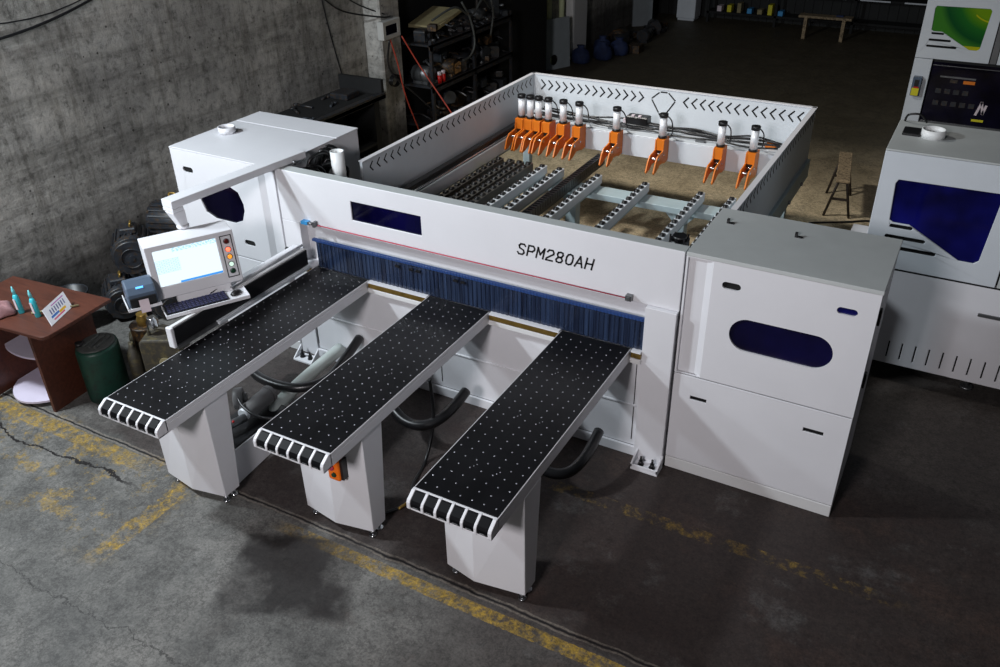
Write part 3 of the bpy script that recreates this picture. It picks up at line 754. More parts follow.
# body behind the bezel, top sloping level
prof = [(.01, 0), (.01, HH), (.20, HH + .035), (.18, .06)]
mb.prism(prof, -W2, W2, 'x', mtx=MM)
mon = mb.build('monitor_housing', 'white', t, bevel=.004)
def mk_screen():
    m, nt, b = nodes_of('lit_screen')
    b.inputs['Base Color'].default_value = (.02, .02, .02, 1); b.inputs['Roughness'].default_value = .15
    tc = N(nt, 'ShaderNodeTexCoord'); sp = N(nt, 'ShaderNodeSeparateXYZ'); nt.links.new(tc.outputs['Generated'], sp.inputs[0])
    mm, nt_ = m, nt
    u = N(nt, 'ShaderNodeUVMap'); s2 = N(nt, 'ShaderNodeSeparateXYZ'); nt.links.new(u.outputs[0], s2.inputs[0])
    bar = mth(nt, 'LESS_THAN', s2.outputs[1], .055)
    bar = mth(nt, 'MULTIPLY', bar, mth(nt, 'GREATER_THAN', s2.outputs[0], .32))
    col = mix(nt, bar, (.80, .93, 1, 1), (.05, .32, .85, 1))
    cells = N(nt, 'ShaderNodeTexBrick'); cells.inputs['Scale'].default_value = 7; cells.inputs['Mortar Size'].default_value = .03
    cells.inputs['Color1'].default_value = (1, 1, 1, 1); cells.inputs['Color2'].default_value = (.9, .98, 1, 1); cells.inputs['Mortar'].default_value = (.55, .78, .95, 1)
    nt.links.new(u.outputs[0], cells.inputs['Vector'])
    left = mth(nt, 'MULTIPLY', mth(nt, 'LESS_THAN', s2.outputs[0], .38), mth(nt, 'GREATER_THAN', s2.outputs[1], .35))
    left = mth(nt, 'MULTIPLY', left, mth(nt, 'LESS_THAN', s2.outputs[1], .72))
    col = mix(nt, left, col, mix(nt, 1, col, cells.outputs[0], 'MULTIPLY'))
    head = mth(nt, 'MULTIPLY', mth(nt, 'GREATER_THAN', s2.outputs[1], .88), mth(nt, 'GREATER_THAN', s2.outputs[0], .3))
    nz = N(nt, 'ShaderNodeTexNoise'); nz.inputs['Scale'].default_value = 30; nt.links.new(u.outputs[0], nz.inputs['Vector'])
    head = mth(nt, 'MULTIPLY', head, mth(nt, 'GREATER_THAN', nz.outputs['Fac'], .5))
    col = mix(nt, mth(nt, 'MULTIPLY', head, .6), col, (.2, .65, .9, 1))
    nt.links.new(col, b.inputs['Emission Color']); b.inputs['Emission Strength'].default_value = 1.15
    return m
M['screen'] = mk_screen()
scr = MB().add([MM @ Vector(p) for p in ((-.243, .006, .082), (.168, .006, .082), (.168, .006, .322), (-.243, .006, .322))], [(0, 1, 2, 3)]).build('screen', 'screen', mon)
uv = scr.data.uv_layers.new(name='UVMap')
me = scr.data; UVC = {0: (0, 0), 1: (1, 0), 2: (1, 1), 3: (0, 1)}
for lp in me.loops: uv.data[lp.index].uv = UVC[lp.vertex_index]
mb = MB(); plm = lambda a, b, d: tuple(MM @ Vector((a, -.001 - d, b)))
mb.ribbon([(.196, .040), (.196, .325), (.268, .325), (.268, .040), (.196, .040)], .006, plm, th=.001)
bp = mb.build('button_panel', 'black', mon, label='black outline of the button strip')
for z, mat, lab in ((.287, 'btn_off', 'dark red button'), (.231, 'btn_red', 'lit red button'), (.180, 'btn_amber', 'lit amber button'), (.128, 'btn_white', 'lit white button'), (.079, 'btn_dark', 'dark green button')):
    r = MB().cyl(MM @ Vector((.231, 0, z)), MM @ Vector((.231, -.006, z)), .019, 20).build('button_collar', 'steel', mon)
    MB().cyl(MM @ Vector((.231, -.006, z)), MM @ Vector((.231, -.016, z)), .015, 20).build('button', mat, r, bevel=.003, label=lab)
MB().prism([(.01, .0), (.08, .0), (.05, -.053), (-.012, -.053)], -.16, .20, 'x', mtx=LV).build('tray_bracket', 'white', t, bevel=.002)
mb = MB().box(-.275, .275, -.165, -.005, -.063, -.053, mtx=LV)
for b_ in ((-.275, .275, -.170, -.163, -.063, -.038), (-.275, -.27, -.165, -.005, -.063, -.038), (.27, .275, -.165, -.005, -.063, -.038)): mb.box(*b_, mtx=LV)
mb.build('keyboard_tray', 'white', t, bevel=.001)
mb = MB().box(-.50, -.29, -.085, .13, -.075, -.068, mtx=LP).box(-.50, -.495, -.085, .13, -.068, -.045, mtx=LP).box(-.50, -.29, -.09, -.085, -.075, -.055, mtx=LP)
mb.box(-.29, -.20, .05, .10, -.075, -.06, mtx=LP)
mb.build('printer_shelf', 'white', t, bevel=.001)
# keyboard and mouse lie on the tray, printer on its shelf
kb = thing('keyboard', 'black computer keyboard lying on the white tray under the monitor', 'keyboard', tuple(LV @ Vector((-.06, -.085, -.052))))
MB().box(-.262, .140, -.155, -.02, -.052, -.036, mtx=LV).build('keyboard_body', 'black', kb, bevel=.003)
M['keys'] = plain('blue_black_keys', rgb(34, 36, 66), 0.3, var=.15)
keyp = None
ky = []
for r in range(5):
    for c in range(15):
        ky.append((-.255 + c * .0262, -.150 + r * .0255))
mb = MB()
for x, y in ky: mb.box(x, x + .021, y, y + .020, -.036, -.029, mtx=LV)
mb.build('keys', 'keys', kb, bevel=.001)
ms = thing('computer_mouse', 'black computer mouse beside the keyboard on the tray', 'mouse', tuple(LV @ Vector((.205, -.08, -.052))))
mb = MB(); c = LV @ Vector((.205, -.08, -.045))
mb.lathe([(.001, -.007), (.028, -.006), (.03, .002), (.024, .012), (.012, .018), (.001, .019)], c, 18, sy=1.5)
mb.build('mouse_body', 'black', ms)
MB().tube([LV @ Vector(p) for p in ((.205, -.04, -.04), (.19, .0, -.03), (.13, .01, -.02), (.07, -.01, -.028), (.05, -.02, -.03))], .003, 6).build('mouse_cable', 'rubber', ms)
pr = thing('label_printer', 'small blue-grey label printer feeding out a white label, left of the monitor', 'printer', tuple(LP @ Vector((-.40, .02, -.068))))
mb = MB().prism([(-.06, -.066), (-.07, -.02), (-.062, .025), (-.03, .062), (.03, .088), (.09, .078), (.125, .03), (.125, -.066)], -.485, -.305, 'x', mtx=LP)
mb.build('printer_cover', 'printer', pr, bevel=.012, seg=3)
MB().box(-.475, -.315, -.078, -.058, -.066, .005, mtx=LP).build('front_panel', 'black', pr, bevel=.003)
MB().ribbon([(-.415, .058), (-.380, .058)], .014, lambda a, b, d: tuple(LP @ Vector((a, -.035 - d, b + .0))), th=.003).build('status_light', 'bluelamp', pr, label='blue light')
mb = MB().add([LP @ Vector(p) for p in ((-.425, -.079, -.01), (-.365, -.079, -.01), (-.365, -.092, -.06), (-.425, -.092, -.06), (-.365, -.098, -.095), (-.425, -.098, -.095))], [(0, 1, 2, 3), (3, 2, 4, 5)])
o = mb.build('paper_label', 'paper', pr, label='pale label hanging out of the slot'); md = o.modifiers.new('s', 'SOLIDIFY'); md.thickness = .001

# ------------------------------------------------------------------ safety enclosure behind the beam
EX0, EX1, EY0, EY1, EZ0, EZ1 = -4.267, -1.316, 5.32, 8.42, .90, 1.40
t = thing('safety_enclosure', 'pale sheet-metal fence with chevron slots round the back of the saw', 'enclosure', (-2.78, 6.9, 0))
def wallp(name, x0, x1, y0, y1):
    mb = MB().box(x0, x1, y0, y1, EZ0, EZ1)
    # folded flange along the top
    return mb
def chev(plane, us, zc, s, dirn, mb, w=.015):
    for u in us:
        mb.ribbon([(u - dirn * s, zc + s * 1.05), (u, zc), (u - dirn * s, zc - s * 1.05)], w, plane, 1, th=.0015)
mb = MB().box(EX0, EX1, EY1, EY1 + .025, .78, EZ1)
mb.box(EX0 - .03, EX1 + .028, EY1 - .006, EY1 + .035, EZ1 - .003, EZ1 + .005, 2)
pf = lambda a, b, d: (a, EY1 - d, b); pb = lambda a, b, d: (a, EY1 + .025 + d, b)
for pp in (pf, pb):
    chev(pp, [-4.125 + i * .0866 for i in range(14)], 1.295, .046, 1, mb)
    chev(pp, [-2.571 + i * .0869 for i in range(14)], 1.297, .046, -1, mb)
    for seg in (((-2.906, 1.30), (-2.835, 1.362)), ((-2.815, 1.372), (-2.752, 1.372)), ((-2.732, 1.367), (-2.662, 1.302)), ((-2.664, 1.285), (-2.735, 1.175)), ((-2.904, 1.28), (-2.83, 1.165)), ((-2.82, 1.15), (-2.78, 1.09))):
        mb.ribbon(list(seg), .014, pp, 1, th=.0015)
mb.build('rear_panel', ['galv', 'slot', 'white'], t)
for x0, x1, nm in ((EX0 - .025, EX0, 'left_panel'), (EX1, EX1 + .025, 'right_panel')):
    mb = MB().box(x0, x1, EY0, EY1 + .025, EZ0, EZ1).box(x0 - .01, x1 + .01, EY0, EY1 + .03, EZ1 - .003, EZ1 + .005, 2)
    for pp in ((lambda a, b, d, X=x0: (X - d, a, b)), (lambda a, b, d, X=x1: (X + d, a, b))):
        chev(pp, [EY0 + .10 + i * .100 for i in range(30)], 1.325, .036, -1, mb, .012)
    mb.build(nm, ['galv', 'slot', 'white'], t)
    xr = (x0 - .03, x1 + .005) if nm == 'left_panel' else (x0 - .005, x1 + .03)
    mb = MB().box(xr[0], xr[1], 4.6 if nm == 'left_panel' else 5.22, EY1 + .02, .72, .90)
    mb.build('side_beam', 'frame_blue', t, bevel=.004)
for x, y in ((-4.28, 5.6), (-4.28, 8.3), (-1.32, 5.4), (-1.40, 8.12)):
    MB().box(x - .04, x + .04, y - .04, y + .04, .012, .72).box(x - .07, x + .07, y - .07, y + .07, 0, .012).build('post', 'frame_blue', t, bevel=.003)
for y in (5.7, 6.6, 7.5, 8.0): MB().cyl((-1.245, y, .80), (-1.225, y, .80), .018, 8).build('bolt', 'steel', t)
# guide rail inside the left wall
t = thing('linear_guide', 'black and chrome guide rail along the inside of the left fence wall', 'rail', (-4.2, 6.5, .9))
MB().box(-4.225, -4.135, 4.7, 8.36, .83, .955).build('guide_beam', 'galv', t, bevel=.003)
MB().box(-4.23, -4.165, 4.72, 8.34, .955, 1.02).build('guide_cover', 'black', t, bevel=.004)
MB().tube([(-4.15, 4.72, .972), (-4.15, 8.34, .972)], .010, 10).build('guide_rod', 'chrome', t)
# cross frame that carries the roller rails
t = thing('support_frame', 'pale blue-grey cross frame on two legs under the roller rails', 'frame', (-2.7, 7.1, 0))
MB().box(-4.13, -1.335, 7.02, 7.22, .70, .76).build('cross_beam', 'frame_blue', t, bevel=.004)
MB().box(-4.10, -1.335, 5.2, 5.34, .70, .76).build('cross_beam', 'frame_blue', t, bevel=.004)
for x in (-3.18, -2.10):
    l = MB().box(x - .055, x + .055, 7.07, 7.18, .012, .70).box(x - .09, x + .09, 7.03, 7.21, 0, .012).build('leg', 'frame_blue', t, bevel=.004)
    MB().prism([(x - .055, .70), (x - .055, .58), (x - .17, .70)], 7.10, 7.11, 'y').prism([(x + .055, .70), (x + .055, .58), (x + .17, .70)], 7.10, 7.11, 'y').build('gusset', 'frame_blue', l)

# ------------------------------------------------------------------ roller rails (one built, others copied)
def rail_proto(dark):
    t = thing('roller_rail', 'rail', 'roller rail', (0, 0, 0), group='roller rails behind the saw beam')
    MB().box(-.030, .030, -1.30, 1.30, .785, .866).build('rail_profile', 'darkrail' if dark else 'galv', t, bevel=.002)
    MB().box(-.022, .022, -1.28, 1.28, .762, .785).build('rail_foot', 'darkrail' if dark else 'frame_blue', t)
    r0 = MB().cyl((-.019, 0, .860), (.019, 0, .860), .029, 16).build('roller', 'black', t); r0.location = (0, -1.25, 0)
    for k in range(1, 26):
        c = r0.copy(); COL.objects.link(c); c.parent = t; c.location = (0, -1.25 + k * .1, 0)
    return t
rdark = rail_proto(True); rr = rail_proto(False)
names = ['black roller rail nearest the left fence wall', 'second roller rail from the left fence wall', 'third roller rail from the left fence wall', 'fourth roller rail from the left fence wall',
         'fifth roller rail from the left, a gap of floor on its left', 'sixth roller rail from the left, just left of the black cable chain', 'roller rail just right of the black cable chain',
         'roller rail in the middle of the wide gaps, third from the right', 'roller rail beside the black motor cap, second from the right', 'rightmost roller rail, along the grey cabinet lid']
RX = [-4.03, -3.905, -3.80, -3.70, -3.545, -3.36, -2.962, -2.488, -1.960, -1.675]
for i, x in enumerate(RX):
    o = rdark if i == 0 else (rr if i == 4 else copy_tree(rdark if i < 4 else rr))
    o.location = (x, 5.935, 0); o['label'] = names[i]; o['group'] = 'roller rails behind the saw beam'
# cable drag chain
t = thing('cable_chain', 'black cable drag chain lying between the roller rails', 'cable chain', (-3.17, 6.2, .8))
MB().box(-3.205, -3.135, 4.65, 7.78, .765, .80).build('chain_tray', 'black', t)
mb = MB()
for k in range(62):
    y = 4.68 + k * .05
    mb.box(-3.205, -3.197, y, y + .042, .80, .868).box(-3.143, -3.135, y, y + .042, .80, .868).box(-3.197, -3.143, y + .012, y + .028, .856, .868)
mb.build('chain_links', 'black', t)

# ------------------------------------------------------------------ pusher beam and ten clamps
t = thing('pusher_beam', 'white pusher beam across the back with black hoses along its top', 'beam', (-2.75, 8.0, .93))
mb = MB().box(-4.12, -1.345, 7.80, 8.18, 1.088, 1.10)
mb.box(-4.12, -1.345, 7.80, 7.812, .90, 1.088).box(-4.12, -1.345, 8.168, 8.18, .90, 1.088).box(-4.12, -1.345, 7.80, 8.18, .888, .90)
mb.build('beam_body', 'galv', t, bevel=.003)
rnd = random.Random(5)
for k in range(5):
    y = 7.9 + k * .055
    MB().tube([(-4.0 + i * .28, y + rnd.uniform(-.03, .03), 1.112 + rnd.uniform(0, .035)) for i in range(10)], .009 + .003 * (k % 2), 7, res=4).build('air_hose', 'rubber', t)
v = MB().box(-3.03, -2.80, 8.02, 8.14, 1.10, 1.21).build('valve_block', 'black', t, bevel=.01, label='black valve block')
MB().box(-3.06, -3.03, 8.03, 8.12, 1.11, 1.17).box(-2.97, -2.94, 8.02, 8.05, 1.21, 1.225).box(-2.90, -2.87, 8.02, 8.05, 1.21, 1.225).build('valve_plug', 'paper', v)
MB().box(-1.62, -1.52, 7.98, 8.06, 1.10, 1.13).build('junction', 'orange', t, bevel=.006, label='small orange block at the right end')
for x in (-2.6, -3.15, -2.25): MB().box(x, x + .09, 7.86, 7.90, 1.10, 1.125).build('fitting', 'steel', t)
cp = thing('gripper_clamp', '', 'clamp', (0, 0, 0), group='orange clamps on the pusher beam')
prof = [(.09, 1.145), (-.055, 1.145), (-.062, 1.045), (-.12, 1.035), (-.20, 1.03), (-.245, .99), (-.295, .895), (-.285, .878), (-.225, .885), (-.13, .925), (-.04, .915), (.0, .90), (.09, .905)]
for sx in (-1, 1):
    MB().prism(prof, sx * .038 - .007, sx * .038 + .007, 'x').build('jaw_plate', 'orange', cp, bevel=.003)
MB().box(-.031, .031, -.052, -.04, 1.04, 1.14).box(-.031, .031, .075, .087, .95, 1.14).box(-.031, .031, -.05, .08, 1.13, 1.145).build('clamp_bridge', 'orange', cp)
MB().box(-.022, .022, -.045, .0, .94, 1.05).cyl((0, -.02, 1.05), (0, -.02, 1.13), .012, 10).build('pressure_finger', 'black', cp)
MB().cyl((-.05, -.19, 1.0), (.05, -.19, 1.0), .013, 10).build('pivot_pin', 'chrome', cp)
MB().cyl((-.05, -.045, 1.0), (.05, -.045, 1.0), .008, 8).build('pivot_pin', 'chrome', cp)
MB().cyl((0, .01, 1.165), (0, .01, 1.345), .035, 20).build('air_cylinder', 'alu', cp)
MB().cyl((0, .01, 1.345), (0, .01, 1.382), .042, 20).build('cylinder_cap', 'black', cp, bevel=.003)
MB().cyl((0, .01, 1.145), (0, .01, 1.17), .040, 20).build('cylinder_base', 'black', cp, bevel=.003)
MB().tube([(.03, .02, 1.36), (.065, .06, 1.30), (.06, .12, 1.18), (.03, .2, 1.12)], .006, 8).build('air_hose', 'rubber', cp)
ords = ['leftmost', 'second from the left', 'third from the left', 'fourth from left, right end of packed row', 'fifth from left, first standing apart', 'sixth from the left', 'seventh from left, above the cable chain', 'third from right, before the hexagon cut-out', 'second from the right', 'rightmost, nearest the right fence wall']
CX = [-4.045, -3.945, -3.85, -3.74, -3.575, -3.402, -3.003, -2.53, -1.966, -1.664]
for i, x in enumerate(CX):
    o = cp if i == 0 else copy_tree(cp)
    o.location = (x, 7.70, 0); o['label'] = 'orange pneumatic clamp with silver cylinder, ' + ords[i]; o['group'] = 'orange clamps on the pusher beam'
# motor head at the right end of the beam
t = thing('post_motor', 'silver cylinder with black ribbed cap standing at the right end of the beam', 'motor', (-1.47, 5.02, 1.0))
MB().cyl((-1.42, 4.84, 1.0), (-1.42, 4.84, 1.45), .05, 20).build('motor_body', 'alu', t)
mb = MB().cyl((-1.42, 4.84, 1.45), (-1.42, 4.84, 1.505), .066, 8).cyl((-1.42, 4.84, 1.505), (-1.42, 4.84, 1.53), .045, 16)
for k in range(8): mb.box(-1.425 + .06 * math.cos(k * PI / 4), -1.415 + .06 * math.cos(k * PI / 4), 4.835 + .06 * math.sin(k * PI / 4), 4.845 + .06 * math.sin(k * PI / 4), 1.47, 1.525)
mb.build('motor_cap', 'black', t)
MB().box(-1.50, -1.36, 4.78, 5.0, .90, 1.0).build('motor_mount', 'black', t)

# ------------------------------------------------------------------ hoses, pipe and blower under the tables
def hose(pts, r, lab, m='rubber', name='dust_hose'):
    return tag(MB().tube(pts, r, 14).build(name, m, loc=pts[0]), lab, 'hose')
hose([(-4.42, 3.98, .34), (-4.30, 3.80, .25), (-4.07, 3.75, .23), (-3.84, 3.80, .23), (-3.72, 3.97, .24), (-3.76, 4.24, .26), (-3.80, 4.48, .30)], .036, 'thick black hose looping under the left table')
hose([(-3.30, 4.10, .38), (-3.14, 3.93, .29), (-2.95, 3.84, .22), (-2.78, 3.86, .22), (-2.69, 4.00, .26), (-2.68, 4.24, .30)], .038, 'thick black hose with an open end under the middle table')
hose([(-2.20, 4.05, .36), (-2.05, 3.92, .24), (-1.87, 3.86, .18), (-1.73, 3.90, .18), (-1.67, 4.05, .22), (-1.68, 4.30, .26)], .036, 'thick black hose with an open end under the right table')
hose([(-4.00, 4.47, .15), (-3.98, 4.0, .145), (-3.935, 3.66, .14), (-3.90, 3.56, .12), (-3.89, 3.52, .05)], .050, 'pale grey dust pipe running forward from the base', 'pipe', 'floor_pipe')
t = thing('blower', 'grey electric blower motor behind the leg of the left table', 'blower', (-3.95, 3.35, 0))
MB().cyl((-3.955, 3.36, .25), (-3.965, 3.60, .25), .062, 24).build('motor_body', 'motor', t, bevel=.006)
MB().cyl((-3.965, 3.60, .25), (-3.967, 3.63, .25), .066, 24).build('fan_cover', 'motor', t, bevel=.004)
MB().cyl((-3.955, 3.36, .25), (-3.953, 3.33, .25), .045, 20).build('end_bell', 'alu', t, bevel=.004)
MB().cyl((-4.09, 3.40, .30), (-4.04, 3.44, .30), .078, 24).cyl((-4.04, 3.44, .30), (-4.02, 3.455, .30), .04, 20).build('fan_housing', 'motor', t, bevel=.006)
MB().box(-4.12, -3.84, 3.12, 3.64, .14, .165).box(-4.12, -4.07, 3.14, 3.6, 0, .14).build('mounting_frame', 'black', t)
MB().cyl((-3.98, 3.14, .24), (-3.93, 3.33, .24), .03, 14).build('manifold', 'steel', t)
MB().ball((-3.93, 3.22, .275), .010, 8, 6).build('red_indicator', 'red', t)
MB().prism([(2.98, .26), (3.44, .26), (3.44, .12), (3.32, .03), (2.98, .0)], -3.72, -3.71, 'x').build('sheet_guard', 'white', t)
hose([(-4.0, 3.36, .36), (-3.93, 3.33, .33), (-3.80, 3.32, .30), (-3.67, 3.36, .30), (-3.5, 3.5, .28), (-3.4, 3.6, .2)], .010, 'thin black cable arching from the blower', name='blower_cable')
hose([(-2.78, 3.95, .55), (-2.74, 3.90, .25), (-2.72, 3.75, .02), (-2.66, 3.50, .012), (-2.58, 3.35, .012), (-2.70, 3.15, .012), (-2.85, 3.05, .012)], .012, 'thin black power cable hanging behind the middle leg onto the floor', name='power_cable')
hose([(-2.62, 3.55, .03), (-2.57, 3.40, .03), (-2.60, 3.25, .03)], .010, 'short tan cable beside the black power cable behind the middle leg', 'brass', 'power_cable')
hose([(-1.2, 7.4, .012), (-.9, 7.9, .012), (-.3, 7.85, .012), (.6, 7.9, .012)], .012, 'thin black cable on the floor right of the fence', name='floor_cable')
hose([(-1.25, 9.0, .012), (-.9, 9.2, .012), (-.6, 9.35, .012), (.2, 9.3, .012)], .010, 'thin black cable on the floor passing the wooden stool', name='floor_cable')
hose([(-1.22, 6.5, .02), (-1.1, 6.75, .02), (-1.05, 7.0, .02), (-1.1, 7.3, .02), (-1.2, 7.35, .02)], .014, 'dark hose loop on the floor at the foot of the right fence', 'rubber', 'floor_hose')
hose([(-3.6, 7.6, .02), (-3.0, 7.75, .02), (-2.3, 7.62, .02), (-1.8, 7.85, .02), (-1.35, 7.6, .02)], .014, 'long black cable across the floor beneath the clamps', name='floor_cable')
hose([(-1.75, 7.3, .35), (-1.62, 7.45, .30), (-1.55, 7.25, .32), (-1.65, 7.1, .3), (-1.5, 7.0, .3), (-1.42, 7.25, .3)], .014, 'tangle of reddish cable by the rightmost roller rail', 'redcable', 'loose_cable')
hose([(-2.05, 7.3, .2), (-1.85, 7.4, .22), (-1.7, 7.3, .24)], .010, 'short reddish wire on the cross frame', 'redcable', 'loose_cable')
# label sheet lying under the leftmost rails
t = thing('cardboard_sheet', 'pale sheet with a yellow patch lying left of the leftmost roller rail', 'sheet', (-4.095, 6.9, .76))
MB().box(-4.13, -4.062, 6.55, 7.16, .760, .768).build('sheet', 'paper', t)
MB().box(-4.128, -4.066, 6.9, 7.08, .768, .770).build('yellow_patch', 'yellow', t)
MB().box(-4.128, -4.066, 6.62, 6.72, .768, .770).build('red_patch', 'redcable', t)

# ------------------------------------------------------------------ desk corner on the left
DA = math.radians(5.5)
DO = Vector((-5.277, 2.895, 0))
DM = Matrix.Translation(DO) @ Matrix.Rotation(DA, 4, 'Z') @ Matrix.Scale(-1, 4, (1, 0, 0))   # local x runs left, y runs to the wall
t = thing('office_desk', 'reddish brown wooden desk with white curved end shelves', 'desk', (-5.9, 3.2, 0))
r = .06
top = [(r * (1 - math.cos(a)), r * (1 - math.sin(a))) for a in [i * PI / 12 for i in range(7)]]
out = [(0, .62)] + [(0.0, r)] + [(r - r * math.cos(a), r - r * math.sin(a)) for a in [i * PI / 12 for i in range(1, 7)]] + [(1.02, 0), (1.02, .62)]
MB().prism(out, .715, .742, 'z', mtx=DM).build('desk_top', 'wood', t, bevel=.003)
MB().box(.235, .26, .06, .60, .0, .715, mtx=DM).build('side_panel', 'wood', t)
MB().box(.80, .825, .02, .60, .02, .715, mtx=DM).build('side_panel', 'wood', t)
MB().box(.26, .80, .50, .52, .02, .715, mtx=DM).build('back_panel', 'wood', t)
def shelf(y0, z, th, d):
    n = 12; x0, x1 = .262, .798
    front = [(x0 + (x1 - x0) * k / n, .22 - d * math.sin(PI * k / n) ** .7) for k in range(n + 1)]
    return MB().prism(front + [(x1, .50), (x0, .50)], z, z + th, 'z', mtx=DM)
shelf(0, .035, .02, .20).build('shelf', 'laminate', t, bevel=.002, label='white floor shelf with curved front')
shelf(0, .37, .018, .08).build('shelf', 'laminate', t, bevel=.002, label='white middle shelf')
mb = MB().box(.262, .798, .15, .50, .0, .035, mtx=DM); mb.build('plinth', 'wood', t)
MB().box(.40, .44, .25, .5, .055, .37, mtx=DM).build('shelf_divider', 'laminate', t)
# things on the desk
for (x, y, dx, lab) in ((-5.745, 3.060, -.028, 'pale cyan glue bottle on the desk, left of the two'), (-5.585, 3.080, -.030, 'pale cyan glue bottle on the desk, right of the two and nearer the sign')):
    b = thing('glue_bottle', lab, 'bottle', (x, y, .742), (0, math.radians(-6), 0), group='cyan bottles on the desk')
    MB().lathe([(.018, 0), (.021, .004), (.021, .125), (.017, .142), (.010, .152)], n=18).build('bottle_body', 'cyan', b)
    MB().lathe([(.012, .152), (.011, .185), (.006, .20), (.004, .212)], n=14).build('nozzle_cap', 'cyanpale', b)
    MB().box(-.012, .012, -.0225, -.0205, .035, .12).build('bottle_label', 'paper', b)
# pink cloth: a crumpled heap
mb = MB(); n, m_ = 22, 9; rnd = random.Random(2)
ph = [rnd.random() * 6 for _ in range(6)]
vs = []
for i in range(m_ + 1):
    f = i / m_
    for k in range(n):
        a = 2 * PI * k / n
        rr_ = .105 * math.cos(f * PI / 2) ** .6 * (1 + .14 * math.sin(3 * a + ph[0]) + .10 * math.sin(5 * a + ph[1] + 4 * f))
        z = .095 * math.sin(f * PI / 2) * (1 + .2 * math.sin(4 * a + ph[2] + 5 * f))
        vs.append((-5.86 + rr_ * math.cos(a), 2.98 + rr_ * math.sin(a) * .8, .743 + max(z, 0)))
fs = [(i * n + k, i * n + (k + 1) % n, (i + 1) * n + (k + 1) % n, (i + 1) * n + k) for i in range(m_) for k in range(n)]
fs += [tuple(range(n - 1, -1, -1)), tuple(m_ * n + k for k in range(n))]
mb.add(vs, fs, 0, True); o = mb.build('pink_cloth', 'cloth', loc=(-5.83, 2.98, .743)); md = o.modifiers.new('s', 'SUBSURF'); md.levels = md.render_levels = 1
tag(o, 'crumpled pink cloth lying at the left edge of the desk', 'cloth')
tag(MB().tube([(-5.66, 3.08, .75), (-5.45, 3.32, .752)], .008, 8).build('marker_stick', 'tan', loc=(-5.66, 3.08, .75)), 'thin tan stick lying on the desk behind the bottles', 'stick')
# leaning sign card
def mk_card():
    m, nt, b = nodes_of('printed_card')
    u = N(nt, 'ShaderNodeUVMap'); s = N(nt, 'ShaderNodeSeparateXYZ'); nt.links.new(u.outputs[0], s.inputs[0])
    U, V = s.outputs[0], s.outputs[1]
    def band(v, a, b2): return mth(nt, 'MULTIPLY', mth(nt, 'GREATER_THAN', v, a), mth(nt, 'LESS_THAN', v, b2))
    col = (.80, .80, .84, 1)
    bars = mth(nt, 'GREATER_THAN', mth(nt, 'SINE', mth(nt, 'MULTIPLY', U, 62)), .1)
    col = mix(nt, mth(nt, 'MULTIPLY', mth(nt, 'MULTIPLY', band(V, .45, .75), band(U, .2, .85)), bars), col, rgb(92, 94, 140))
    col = mix(nt, mth(nt, 'MULTIPLY', band(V, .28, .40), band(U, .15, .5)), col, rgb(50, 110, 190))
    col = mix(nt, mth(nt, 'MULTIPLY', band(V, .22, .36), band(U, .5, .8)), col, rgb(230, 180, 40))
    col = mix(nt, mth(nt, 'MULTIPLY', band(V, .12, .20), band(U, .2, .7)), col, rgb(210, 70, 110))
    col = mix(nt, mth(nt, 'MULTIPLY', band(V, .82, .88), band(U, .35, .9)), col, rgb(180, 90, 170))
    nt.links.new(col, b.inputs['Base Color']); b.inputs['Roughness'].default_value = .4
    return m
M['card'] = mk_card()
t = thing('sign_card', 'leaning white card with coloured print standing on the desk corner', 'sign', (-5.42, 3.15, .742))
c0 = Vector((-5.37, 3.03, .745)); c1 = Vector((-5.485, 3.29, .745)); up = Vector((-.085, .015, .10))
o = MB().add([c0, c1, c1 + up, c0 + up], [(0, 1, 2, 3)]).build('card_face', 'card', t)
uv = o.data.uv_layers.new(name='UVMap')
for lp in o.data.loops: uv.data[lp.index].uv = UVC[lp.vertex_index]
md = o.modifiers.new('s', 'SOLIDIFY'); md.thickness = .004; md.offset = 0
back = Vector((-.04, -.02, .03))
MB().add([c0.lerp(c1, .3) + up * .85, c0.lerp(c1, .7) + up * .85, c0.lerp(c1, .7) + up * .8 + back + Vector((0, 0, -.13)), c0.lerp(c1, .3) + up * .8 + back + Vector((0, 0, -.13))], [(0, 1, 2, 3)]).build('easel_back', 'tan', t).modifiers.new('s', 'SOLIDIFY').thickness = .004

# ------------------------------------------------------------------ drum, tins, motors near the desk
t = thing('oil_drum', 'dark green oval plastic drum with a grey ridged top beside the desk', 'drum', (-5.365, 3.31, 0), (0, 0, math.radians(15)))
MB().lathe([(.145, 0), (.155, .01), (.157, .42), (.150, .445), (.12, .448)], n=36, sx=.92, sy=1.08).build('drum_body', 'greendrum', t)
mb = MB().lathe([(.135, .445), (.14, .452), (.13, .462), (.02, .462)], n=36, sx=.92, sy=1.08)
for q in (-.04, 0.01, .06): mb.box(q - .012, q + .012, -.09, .09, .458, .478)
mb.build('drum_lid', 'graydrum', t, bevel=.003); MB().cyl((-.09, -.07, .45), (-.09, -.07, .485), .028, 16).build('cap', 'black', t)
t = thing('jerry_can', 'dark muddy plastic jerry can with a round mark behind the left table', 'can', (-5.0, 3.62, 0), (0, 0, math.radians(28)))
MB().prism(rrect(-.16, .16, .0, .46, .05, 5), -.09, .09, 'y').build('can_body', 'mudcan', t, bevel=.015, seg=2)
MB().cyl((.02, -.092, .26), (.02, -.098, .26), .05, 20).cyl((.02, -.098, .26), (.02, -.10, .26), .02, 14, mi=1).build('round_mark', ['tan', 'mudcan'], t)
MB().tube([(-.1, 0, .46), (-.08, 0, .51), (.03, 0, .51), (.05, 0, .46)], .014, 8).build('handle', 'mudcan', t)
MB().cyl((.11, 0, .46), (.11, 0, .50), .03, 16).build('spout', 'black', t)
